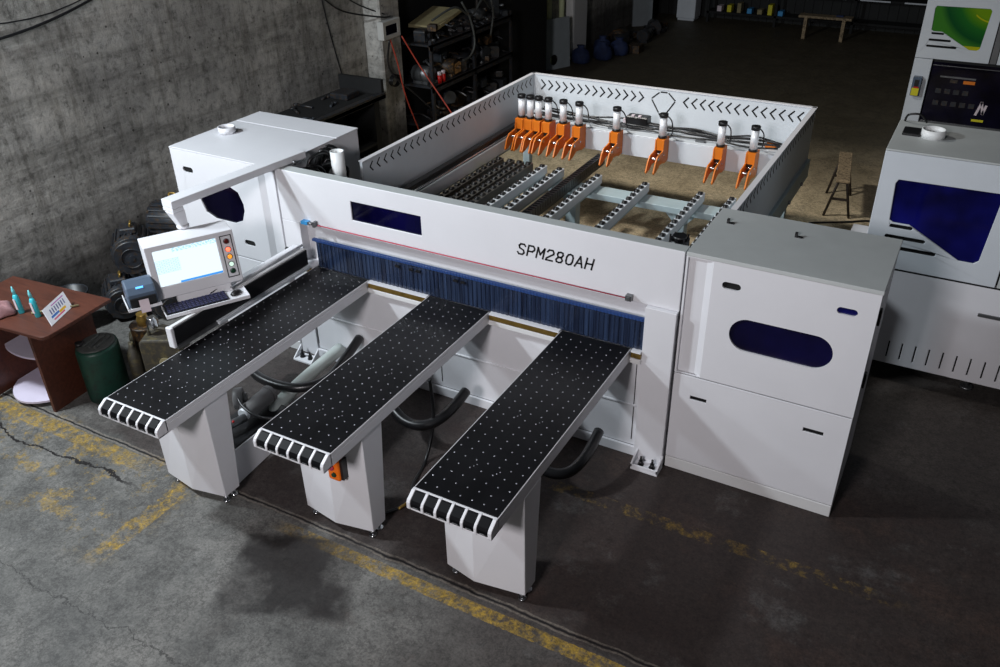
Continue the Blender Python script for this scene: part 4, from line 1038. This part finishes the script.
t = thing('rusty_tin', 'rusty dark tin drum between the green drum and the jerry can', 'tin', (-5.24, 3.62, 0))
TP = (-5.24, 3.66, 0)
MB().lathe([(.10, 0), (.105, .005), (.105, .20), (.11, .21), (.105, .22), (.105, .46), (.11, .47), (.09, .47)], TP, 30).build('tin_body', 'rustcan', t)
MB().lathe([(.045, .47), (.047, .52), (.036, .55), (.040, .565)], TP, 18).build('tin_cap', 'brass', t)
t = tag(MB().lathe([(.038, 0), (.04, .01), (.038, .07), (.028, .085), (.028, .10)], (-5.06, 3.60, .508), 18).build('glass_jar', 'chrome', loc=(-5.06, 3.60, .508)), 'shiny jar lying by the rusty tin behind the desk', 'jar')
t = thing('concrete_block', 'lumpy grey-brown lump behind the desk corner', 'block', (-5.55, 3.78, 0))
MB().ball((-5.56, 3.84, .12), .12, 7, 5).ball((-5.46, 3.95, .12), .12, 6, 5).ball((-5.66, 3.90, .10), .11, 7, 5).build('lump', 'mudcan', t)
t = thing('oil_bottle', 'tall grey-brown bottle standing between the drum and the tin', 'bottle', (-5.19, 3.47, 0))
MB().lathe([(.045, 0), (.05, .01), (.05, .30), (.03, .36), (.018, .38), (.018, .42)], (-5.19, 3.47, 0), 18).build('bottle_body', 'mudcan', t)

def motor(x, y, z, r, L, ang, label, tilt=0):
    t = thing('electric_motor', label, 'motor', (x, y, z), (tilt, 0, math.radians(ang)), group='old electric motors by the wall')
    MB().cyl((-L / 2, 0, 0), (L / 2, 0, 0), r, 28).build('motor_body', 'darkmotor', t, bevel=.01)
    mb = MB()
    for k in range(22):
        a = 2 * PI * k / 22
        mb.box(-L * .42, L * .30, r * .98, r * 1.08, -.006, .006, mtx=Matrix.Rotation(a, 4, 'X'))
    mb.build('cooling_fins', 'darkmotor', t)
    mb = MB().cyl((L / 2, 0, 0), (L * .62, 0, 0), r * .98, 28, r2=r * .9).ring((L * .62, 0, 0), (1, 0, 0), r * .55, r * .5, .012).cyl((L * .62, 0, 0), (L * .64, 0, 0), r * .16, 16)
    mb.build('fan_cover', 'darkmotor', t)
    MB().box(-.08, .08, -.07, .07, r * .95, r * 1.28).build('terminal_box', 'darkmotor', t, bevel=.01)
    MB().box(-L * .35, L * .35, -r * .8, -r * .55, -r, -r * .75).box(-L * .35, L * .35, r * .55, r * .8, -r, -r * .75).build('feet', 'darkmotor', t)
    MB().tube([(.03, .02, r * 1.28), (.03, .03, r * 1.45), (-.03, .03, r * 1.45), (-.03, .02, r * 1.28)], .010, 8).build('lifting_eye', 'brass', t)
    return t
motor(-6.38, 4.55, .50, .17, .38, -42, 'large dark electric motor with round fan cover, resting on others by the wall')
motor(-6.30, 4.26, .17, .15, .34, -35, 'dark electric motor on the floor directly below the large one by the wall')
motor(-5.98, 4.42, .14, .13, .30, -20, 'smaller dark motor on the floor behind the label printer')
motor(-6.40, 5.10, .55, .18, .44, 20, 'black rounded motor casing behind the monitor, topmost by the wall')
motor(-6.48, 4.72, .15, .14, .30, 80, 'dark motor on the floor beneath the black rounded casing')
t = thing('bucket', 'black metal bucket with a pale rim behind the desk', 'bucket', (-6.42, 3.86, 0))
MB().lathe([(.11, 0), (.115, .005), (.15, .36), (.143, .36), (.108, .03), (.01, .03)], (-6.42, 3.86, 0), 30).build('bucket_body', 'black', t)
MB().ring((-6.42, 3.86, .355), (0, 0, 1), .154, .146, .01, 36).build('rim', 'darksteel', t)
tag(MB().box(-6.65, -6.05, 4.98, 5.5, .0, .33).box(-6.6, -6.1, 5.03, 5.45, .33, .36).build('wooden_crate', 'rustcan', loc=(-6.1, 5.2, 0), bevel=.01), 'dark rusty crate by the wall left of the saw cabinet', 'crate')

# ------------------------------------------------------------------ workbench behind the left cabinet
t = thing('steel_workbench', 'black greasy steel workbench behind the left saw cabinet', 'workbench', (-6.4, 7.4, 0))
MB().box(-6.72, -6.08, 6.1, 8.15, .98, 1.03).build('bench_top', 'darkpanel', t, bevel=.004)
MB().box(-6.70, -6.15, 6.15, 7.1, 0, .98).build('drawer_cabinet', 'darkpanel', t, bevel=.004)
MB().box(-6.70, -6.60, 7.1, 8.1, 0, .98).box(-6.70, -6.15, 8.0, 8.1, 0, .98).build('side_panel', 'darkpanel', t)
MB().box(-6.70, -6.15, 7.1, 8.0, .45, .48).build('shelf', 'darkpanel', t)
MB().box(-6.72, -6.10, 8.10, 8.15, 1.03, 1.2).build('end_board', 'darkpanel', t)
MB().box(-6.15, -6.08, 6.1, 8.15, .98, 1.05).build('front_lip', 'darkmotor', t)
rnd = random.Random(11)
for i in range(9):
    x = -6.6 + rnd.random() * .4; y = 6.4 + i * .18; a = rnd.random() * PI
    L = .10 + rnd.random() * .14
    d = Vector((math.cos(a), math.sin(a), 0)) * L
    o = MB().cyl(Vector((x, y, 1.045)) - d * .5, Vector((x, y, 1.045)) + d * .5, .014, 8).ring(Vector((x, y, 1.033)) + d * .6, (0, 0, 1), .034, .018, .02, 12).build('wrench', 'darksteel' if i % 3 == 0 else 'darkmotor', loc=(x, y, 1.03))
    tag(o, 'greasy wrench lying among others on the black workbench', 'wrench', 'wrenches on the workbench')
tag(MB().box(-6.55, -6.3, 7.7, 7.95, 1.03, 1.10).build('tool_box', 'darkmotor', loc=(-6.4, 7.8, 1.03), bevel=.01), 'dull grey tool box at the far end of the black workbench', 'tool box')
tag(MB().lathe([(.03, 0), (.03, .1), (.02, .12)], (-6.3, 7.5, .48), 14).build('oil_can', 'brass', loc=(-6.3, 7.5, .48)), 'small yellowish can on the shelf of the black workbench', 'can')

# ------------------------------------------------------------------ scrap rack beyond the pilaster
t = thing('scrap_rack', 'dark steel rack crammed with machine parts beyond the pilaster', 'rack', (-6.4, 10.3, 0))
SX0, SX1, SY0, SY1 = -6.72, -6.10, 9.2, 11.35
MB().box(SX0 - .015, SX0, SY0, SY1, 0, 1.9).build('dark_backing', 'darkpanel', t)  # added sheet that blacks out the wall behind the rack
for z in (.30, .82, 1.34): MB().box(SX0, SX1, SY0, SY1, z, z + .025).box(SX1 - .02, SX1, SY0, SY1, z - .05, z + .03).build('shelf', 'darkmotor', t)
for x in (SX0 + .02, SX1 - .02):
    for y in (SY0 + .02, (SY0 + SY1) / 2, SY1 - .02): MB().box(x - .02, x + .02, y - .02, y + .02, 0, 1.42).build('post', 'darkmotor', t)
rnd = random.Random(21)
def scrap(kind, x, y, z, s, a):
    R = Matrix.Translation((x, y, z)) @ Matrix.Rotation(a, 4, 'Z')
    mat = rnd.choice(['darkmotor', 'darkmotor', 'darkmotor', 'rustcan', 'darksteel', 'steel'])
    if kind == 0:
        o = MB().add([R @ Vector(v) for v in ()], []).cyl(R @ Vector((-s * .6, 0, s * .5)), R @ Vector((s * .6, 0, s * .5)), s * .48, 16).box(-s * .5, s * .5, -s * .4, s * .4, 0, s * .15, mtx=R).cyl(R @ Vector((s * .6, 0, s * .5)), R @ Vector((s * .95, 0, s * .5)), s * .12, 10)
        return o.build('spare_motor', mat, loc=(x, y, z)), 'greasy spare motor on the scrap rack', 'motor', 'spare motors on the scrap rack'
    if kind == 1:
        o = MB().prism(rrect(-s * .5, s * .5, 0, s * .7, s * .12, 3), -s * .35, s * .35, 'y', mtx=R).cyl(R @ Vector((0, -s * .5, s * .35)), R @ Vector((0, s * .5, s * .35)), s * .16, 12)
        return o.build('gearbox', mat, loc=(x, y, z)), 'old cast gearbox on the scrap rack', 'gearbox', 'gearboxes on the scrap rack'
    if kind == 2:
        o = MB().ring(R @ Vector((0, 0, 0)), (0, 0, 1), s * .5, s * .36, s * .3, 20)
        return o.build('bearing_ring', mat, loc=(x, y, z)), 'metal ring lying on the scrap rack', 'ring', 'rings on the scrap rack'
    p = [R @ Vector((-s, 0, s * .2)), R @ Vector((-s * .4, s * .2, s * .5)), R @ Vector((s * .3, -s * .1, s * .35)), R @ Vector((s, s * .1, s * .1))]
    return MB().tube(p, s * .08, 8).build('scrap_pipe', mat, loc=(x, y, z)), 'bent pipe lying on the scrap rack', 'pipe', 'bent pipes on the scrap rack'
for z in (.005, .326, .846, 1.366):
    y = SY0 + .16; i = 0
    while y < SY1 - .12:
        s = .13 + rnd.random() * .10
        o, l, c, g = scrap(rnd.choice([0, 0, 1, 1, 2, 3, 3]), SX1 - .14 - rnd.random() * .25, y, z, s, rnd.random() * PI)
        tag(o, l + (', top layer' if z > 1.3 else (', upper shelf' if z > .8 else (', lower shelf' if z > .3 else ', floor level'))), c, g + (' top' if z > 1.3 else (' upper' if z > .8 else (' lower' if z > .3 else ' floor'))))
        y += s * 1.0 + .02
for z in (.326, .846, 1.366, 1.50):
    for k in range(9):
        y = SY0 + .15 + k * .23 + rnd.random() * .05; s_ = .07 + rnd.random() * .05
        o, l, c, g = scrap(rnd.choice([1, 2, 3]), SX1 - .06 - rnd.random() * .05, y, z, s_, rnd.random() * PI)
        tag(o, 'small ' + l + {.326: ', lower shelf front', .846: ', upper shelf front', 1.366: ', top front', 1.50: ', heaped on top'}[z], c, 'small ' + g + ' row ' + {.326: 'low', .846: 'mid', 1.366: 'top', 1.50: 'heap'}[z])
for z, n_ in ((.50, 7), (1.03, 7), (.14, 6)):
    for k in range(n_):
        y = SY0 + .22 + k * .29 + rnd.random() * .06; s_ = .12 + rnd.random() * .06
        o, l, c, g = scrap(rnd.choice([0, 1, 3, 3]), SX1 - .12 - rnd.random() * .12, y, z, s_, rnd.random() * PI)
        w_ = {.50: 'lower shelf', 1.03: 'upper shelf', .14: 'floor level'}[z]
        tag(o, l + ', stacked on others, ' + w_, c, 'stacked ' + g + ' ' + w_)
tag(MB().box(-6.28, -6.14, 9.78, 9.96, .87, 1.0).build('cardboard_box', 'carton', loc=(-6.2, 9.87, .87), bevel=.004), 'small brown cardboard box in the middle of the scrap rack', 'box')
tag(MB().prism([(9.45, 1.50), (10.05, 1.62), (10.05, 1.66), (9.45, 1.54)], -6.60, -6.15, 'x').build('plywood_board', 'tan', loc=(-6.4, 9.75, 1.5)), 'tan board lying tilted on top of the scrap rack', 'board')
for y, lab in ((9.42, "left of the two"), (9.51, "right of the two")):
    b = thing("spray_can", 'red and white spray can at the left end of the rack, ' + lab, 'spray can', (-6.14, y, .848), group='spray cans on the rack')
    MB().cyl((0, 0, 0), (0, 0, .10), .028, 16).build('can_body', 'red', b); MB().cyl((0, 0, .10), (0, 0, .14), .026, 16).build('cap', 'paper', b)
for i, (pts, lab) in enumerate([
    ([(-6.2, 9.4, 1.62), (-6.1, 9.8, 1.72), (-6.1, 10.2, 1.55), (-6.1, 10.5, 1.7), (-6.2, 10.9, 1.5)], 'loose black hose draped along the top of the scrap rack'),
    ([(-6.12, 10.0, 1.75), (-6.08, 10.15, 1.5), (-6.06, 10.2, 1.2), (-6.08, 10.1, 1.05), (-6.1, 9.95, 1.02)], 'black hose hanging down the front of the scrap rack'),
    ([(-6.12, 10.7, 1.8), (-6.08, 10.75, 1.5), (-6.1, 10.7, 1.2)], 'short hose hanging at the right part of the scrap rack')]):
    hose(pts, .014, lab, 'graydrum', 'loose_hose')
rnd = random.Random(31)
for i in range(7):
    y = 9.35 + i * .28; s = .10 + rnd.random() * .07
    o, l, c, g = scrap(rnd.choice([0, 1, 2]), -5.92 + rnd.random() * .15, y, .0, s, rnd.random() * PI)
    tag(o, 'oily machine part on the floor in front of the scrap rack', c, 'parts on the floor before the rack')
t = thing('tyre', 'black rubber tyre lying at the foot of the pilaster', 'tyre', (-6.2, 8.95, 0))
MB().lathe([(.13, .0), (.24, .0), (.27, .05), (.24, .11), (.14, .11), (.12, .06)], (-6.2, 8.97, 0), 30).build('tyre_body', 'rubber', t)
# dark sheet wall / partition after the rack, leaning board and pale green poles
t = tag(MB().box(-6.72, -6.36, 11.42, 13.0, 0, 2.6).build('dark_partition', 'darkpanel', loc=(-6.45, 12.4, 0)), 'tall near-black cabinet beyond the scrap rack', 'cabinet')
t = thing('leaning_board', 'pale board with a round hole leaning beyond the black cabinet', 'board', (-6.6, 13.85, 0))
BMx = Matrix.Translation((-6.64, 13.55, 0)) @ Matrix.Rotation(math.radians(66), 4, 'Z') @ Matrix.Rotation(math.radians(-3), 4, 'X')
circ = [(.20 + .09 * math.cos(a), .16 + .09 * math.sin(a)) for a in [2 * PI * k_ / 20 for k_ in range(20)]]
MB().holed(rect(0, .56, 0, .84), [circ], 0, .02, 'y', mtx=BMx).build('board_sheet', 'board', t)
for y, lab in ((13.75, 'left'), (14.25, 'right')):
    tag(MB().cyl((-6.68, y, 0), (-6.69, y, 2.4), .05, 14).build('pale_pole', 'greenlight', loc=(-6.68, y, 0)), 'pale green upright pole behind the leaning board, the ' + lab + ' one', 'pole')
tag(MB().box(-6.73, -6.55, 14.45, 15.1, 0, 1.9).build('white_sack', 'tube', loc=(-6.5, 15, 0), bevel=.05, seg=2), 'tall whitish wrapped stack by the far part of the left wall', 'stack')
rnd = random.Random(8)
for i, (x, y) in enumerate(((-6.34, 14.35), (-6.08, 14.75), (-6.28, 15.2), (-5.95, 15.2))):
    o = MB().lathe([(.12, 0), (.15, .03), (.16, .12), (.13, .22), (.05, .27), (.07, .31)], (x, y, 0), 7, sx=1.15, sy=.8).build('blue_sack', 'bluebag', loc=(x, y, 0))
    tag(o, ('first', 'second', 'third', 'fourth')[i] + ' dark blue sack, counting away from the leaning board', 'sack', 'blue sacks by the far left wall')
tag(MB().box(-5.88, -5.64, 15.4, 15.65, 0, .14).build('cardboard_box', 'rustcan', loc=(-5.75, 15.5, 0), bevel=.004), 'low brown cardboard box beside the blue sacks', 'box')
for i in range(10):
    o, l, c, g = scrap(rnd.choice([0, 1, 2]), -6.35 + rnd.random() * .5, 15.8 + i * .2, 0, .2 + rnd.random() * .12, rnd.random() * PI)
    tag(o, 'dark machine scrap heaped by the far left wall', c, 'scrap by the far left wall')
tag(MB().prism([(0, 0), (.42, 0), (.38, 2.0), (-.04, 2.0)], 0, .05, 'y', mtx=Matrix.Translation((-6.62, 17.6, 0)) @ Matrix.Rotation(math.radians(40), 4, 'Z')).build('insulation_board', 'board', loc=(-6.6, 17.8, 0)), 'tall pale panel leaning near the far left corner', 'panel')
t = thing('white_cabinet', 'white machine cabinet with yellow label far at the back', 'cabinet', (-5.85, 18.8, 0))
MB().box(-6.02, -5.62, 18.6, 19.0, .05, 1.8).box(-6.0, -5.64, 18.62, 18.98, 0, .05).build('cabinet_body', 'galv', t, bevel=.01)
MB().box(-5.9, -5.74, 18.592, 18.6, .62, .78).build('warning_label', 'yellow', t)
# rack with bits at the back wall
t = thing('storage_rack', 'dark storage rack with highlights painted on its lips along the far back wall', 'rack', (-2.5, 18.9, 0))
for z in (.18, .62, 1.1): MB().box(-5.4, 2.5, 18.7, 19.1, z, z + .04).build('shelf', 'darkpanel', t)
for x in (-5.4, -4.0, -2.5, -1.0, .6, 2.4): MB().box(x, x + .05, 18.7, 18.75, 0, 1.8).build('post', 'darkpanel', t)
for x in (-3.9, -3.2, -2.4, -1.6): MB().box(x, x + .55, 18.685, 18.70, .63, .655).build('lip_highlight', 'galv', t)  # pale strips stand in for highlights on the steel lips
rnd = random.Random(14); cm = ['orange', 'red', 'tan', 'yellow', 'blueplug', 'paper']
for i in range(14):
    x = -5.3 + i * .105; z = .22 if i % 2 else .66
    o = MB().box(x, x + .07 + rnd.random() * .04, 18.74, 18.95, z, z + .08 + rnd.random() * .12).build('parts_bin', cm[rnd.randrange(6)], loc=(x, 18.8, z), bevel=.004)
    tag(o, 'small coloured parts bin on the far dark rack', 'bin', 'parts bins on the far rack')
t = thing('work_bench', 'low wooden bench on two legs in front of the far rack', 'bench', (-2.85, 18.0, 0))
MB().box(-3.35, -2.38, 17.85, 18.1, .40, .44).build('bench_top', 'stoolwood', t)
for x in (-3.22, -2.52): MB().box(x - .03, x + .03, 17.9, 18.05, 0, .40).build('leg', 'stoolwood', t)
tag(MB().box(-2.68, -2.55, 17.95, 18.02, .44, .47).build('blue_tool', 'bluebag', loc=(-2.6, 18, .44)), 'small blue object lying on the far bench', 'tool')

# ------------------------------------------------------------------ trestle stool on the floor at the back right
t = thing('trestle_stool', 'long narrow worn wooden stool on splayed iron legs right of the fence', 'stool', (-1.08, 9.65, 0))
SM = Matrix.Translation((-1.075, 9.66, 0)) @ Matrix.Rotation(math.radians(8), 4, 'Z')
MB().box(-.07, .07, -.47, .47, .435, .465, mtx=SM).build('seat', 'stoolwood', t, bevel=.006)
for sy in (-1, 1):
    for sx in (-1, 1):
        MB().cyl(SM @ Vector((sx * .04, sy * .40, .435)), SM @ Vector((sx * .13, sy * .34, 0)), .014, 8).build('leg', 'stooliron', t)
    MB().box(-.09, .09, sy * .365 - .01, sy * .365 + .01, .20, .225, mtx=SM).build('stretcher', 'stooliron', t)
    MB().box(-.06, .06, sy * .40 - .012, sy * .40 + .012, .41, .435, mtx=SM).build('end_rail', 'stooliron', t)

# ------------------------------------------------------------------ neighbouring machines on the right
def edge_machine(dx, y, label, kind):
    t = thing('edge_machine', label, 'machine', (dx + .3, y + .4, 0), group='white machines at the right edge')
    X0 = -.454 + dx; X1 = 1.5 + dx
    win = [(-.33, 1.60), (-.345, 1.57), (-.33, 1.30), (-.30, 1.285), (-.195, 1.285), (.165, 1.085), (.26, 1.085), (.288, 1.11), (.318, 1.58), (.295, 1.605)]
    win = [(x + dx, z) for x, z in win]
    slots = [rrect(-.322 + dx, -.170 + dx, 1.246, 1.272, .0125, 4), rrect(-.338 + dx, -.070 + dx, 1.162, 1.190, .0135, 4), rrect(-.352 + dx, .015 + dx, 1.082, 1.110, .0135, 4)]
    xr = .43 + dx
    MB().holed(rect(X0, xr, .935, 1.790), [win] + slots, y, y + .012).build('hood_door', 'galv', t, bevel=.003)
    if kind == 1:
        MB().box(xr + .012, xr + .05, y + .006, y + .02, .935, 1.79).build('hood_pillar', 'lid', t)
        MB().box(xr + .06, X1, y, y + .012, .935, 1.79).build('hood_door', 'galv', t, bevel=.003)
        MB().box(X0, X1, y, y + .735, 1.792, 1.805).build('hood_top', 'lid', t, bevel=.003)
        MB().box(X0, X0 + .012, y + .012, y + .73, .935, 1.79).box(X0, X1, y + .72, y + .732, .935, 1.79).build('hood_shell', 'galv', t)
        MB().box(X0 + .02, X1 - .02, y + .04, y + .70, .94, 1.78).build('hood_interior', 'slot', t)
    else:
        MB().box(xr + .012, xr + .085, y + .006, y + .02, .935, 1.79).build('hood_pillar', 'steel', t)
        MB().box(xr + .095, X1, y, y + .012, .935, 1.79).build('hood_door', 'galv', t)
        MB().box(X0, X1, y, y + .735, 1.792, 1.805).build('hood_top', 'lid', t)
        MB().box(X0, X0 + .012, y + .012, y + .73, .935, 1.79).build('hood_shell', 'galv', t)
        MB().box(X0 + .02, X1 - .02, y + .04, y + .70, .94, 1.78).build('hood_interior', 'slot', t)
    MB().prism([(-.37 + dx, 1.278), (-.20 + dx, 1.278), (.15 + dx, 1.07), (.34 + dx, 1.07), (.34 + dx, 1.63), (-.37 + dx, 1.63)], y + .013, y + .019).build('window', 'blueglass2' if kind == 1 else 'greenart', t)
    return t, X0, X1
t, X0, X1 = edge_machine(0, 6.25, 'white machine with blue window and three slots, right edge beside the saw', 1)
sl = []
for i in range(17):
    x = -.325 + i * .0935; sl.append(rect(x, x + .010, .202, .345))
MB().holed(rect(-.62, X1, .15, .925), sl, 6.25, 6.262).build('base_panel', 'white', t, bevel=.003)
MB().box(-.62, X1, 6.27, 6.95, .15, .925).build('base_body', 'slot', t)
MB().box(-.62, -.608, 6.262, 6.95, .15, .925).box(-.62, X1, 6.262, 6.96, .915, .932).build('base_shell', 'white', t)
MB().box(.38, .56, 6.235, 6.25, .70, .725).build('handle', 'steel', t, bevel=.003)
MB().box(-.62, X1, 6.248, 6.256, .925, .935).build('hood_seam', 'slot', t)
for x in (-.3, .46, 1.3): MB().cyl((x, 6.42, 0), (x, 6.42, .02), .045, 18).cyl((x, 6.42, .02), (x, 6.42, .16), .016, 10).build('levelling_foot', 'steel', t)
MB().ring((-.20, 6.64, 1.805), (0, 0, 1), .080, .070, .06).build('dust_port', 'tube', t)
MB().box(-.40, -.28, 6.60, 6.76, 1.805, 1.825).build('vent_cover', 'black', t, bevel=.004)
MB().tube([(-.42, 6.95, 1.81), (-.40, 6.9, 1.87), (-.32, 6.9, 1.88), (-.27, 6.93, 1.82)], .008, 8).build('cable_loop', 'rubber', t)

t, X0, X1 = edge_machine(-.39, 13.0, 'white machine with green window, top right at the back', 2)
MB().box(X0, -.62, 13.0, 13.7, .08, .928).build('left_panel', 'galv', t, bevel=.004)
g = MB().box(-.60, 1.1, 12.97, 13.0, .06, .905).build('black_door', 'darkglass', t, bevel=.004)
MB().box(-.60, 1.1, 12.962, 12.97, .865, .872).box(-.60, 1.1, 12.955, 12.97, .10, .125).build('door_trim', 'steel', g)
MB().box(-.60, 1.1, 13.0, 13.7, .08, .93).build('lower_body', 'darkpanel', t)
MB().box(-.48, -.05, 12.958, 12.97, .72, .74).build('inner_rail', 'steel', g)
MB().box(-.19, -.05, 12.955, 12.97, .66, .70).build('orange_strip', 'orange', g, label='bright orange strip')
MB().box(-.35, -.26, 12.958, 12.97, .66, .70).build('orange_strip', 'rustcan', g)
for i in range(9):
    x = -.5 + (i % 5) * .11; z = .35 + (i // 5) * .16
    MB().box(x, x + .07, 12.960, 12.97, z, z + .06).build('tool_head', 'darkmotor', g)
MB().ribbon([(.05, .28), (.09, .44), (.13, .30), (.15, .40)], .03, lambda a, b, d: (a, 12.968 - d, b), th=.004).build('sticker', 'paper', g)
MB().ribbon([(.03, .20), (.15, .20)], .03, lambda a, b, d: (a, 12.968 - d, b), th=.004).build('sticker', 'yellow', g)
s = MB().box(-.80, -.69, 12.90, 13.0, .45, .70).build('switch_box', 'printer', t, bevel=.006, label='blue-grey isolator with yellow base')
MB().box(-.79, -.70, 12.89, 12.90, .46, .56).build('switch_plate', 'yellow', s)
MB().box(-.77, -.72, 12.885, 12.90, .58, .67).build('switch_lever', 'black', s); MB().box(-.77, -.71, 12.885, 12.90, .56, .58).build('switch_flag', 'red', s)

# ------------------------------------------------------------------ camera
cam = bpy.data.cameras.new('camera'); co = bpy.data.objects.new('camera', cam); COL.objects.link(co)
yaw, pitch, roll, F = CAMV
rt = Vector((math.cos(yaw), -math.sin(yaw), 0)); fw = Vector((math.sin(yaw) * math.cos(pitch), math.cos(yaw) * math.cos(pitch), -math.sin(pitch))); up0 = rt.cross(fw)
r_ = rt * math.cos(roll) + up0 * math.sin(roll); u_ = up0 * math.cos(roll) - rt * math.sin(roll)
co.matrix_world = Matrix(((r_.x, u_.x, -fw.x, 0), (r_.y, u_.y, -fw.y, 0), (r_.z, u_.z, -fw.z, 3.8), (0, 0, 0, 1)))
cam.sensor_width = 36; cam.lens = 36 * F; cam.clip_end = 100
scene.camera = co

# ------------------------------------------------------------------ light
def area(name, loc, target, power, size, color=(1, 1, 1), spread=180):
    l = bpy.data.lights.new(name, 'AREA'); l.energy = power; l.shape = 'SQUARE'; l.size = size; l.color = color; l.spread = math.radians(spread)
    o = bpy.data.objects.new(name, l); COL.objects.link(o); o.location = loc
    d = Vector(target) - Vector(loc); o.rotation_euler = d.to_track_quat('-Z', 'Y').to_euler()
    return o
area('work_lamp_left', (-6.5, 1.35, 5.0), (-3.0, 4.2, 0.6), 275, .35, (.86, .94, 1))
area('work_lamp_side', (-6.4, 2.2, 3.3), (-3.5, 4.6, 1.2), 60, .3, (.84, .94, 1))
area('work_lamp_front', (-1.6, -2.5, 4.4), (-2.4, 7.0, 1.0), 145, 1.0, (1, .95, .97), 130)
area('back_fill_light', (-4.6, 6.2, 5.6), (-2.2, 8.9, 0.0), 52, .5, (1, .97, .92), 85)  # added fill without a fixture, brightens the floor behind the saw
w = bpy.data.worlds.new('world'); scene.world = w; w.use_nodes = True
w.node_tree.nodes['Background'].inputs[0].default_value = (.6, .64, .7, 1); w.node_tree.nodes['Background'].inputs[1].default_value = .025
scene.view_settings.view_transform = 'Standard'; scene.view_settings.look = 'None'; scene.view_settings.gamma = 1
scene.view_settings.exposure = 0.0; scene.view_settings.use_curve_mapping = False
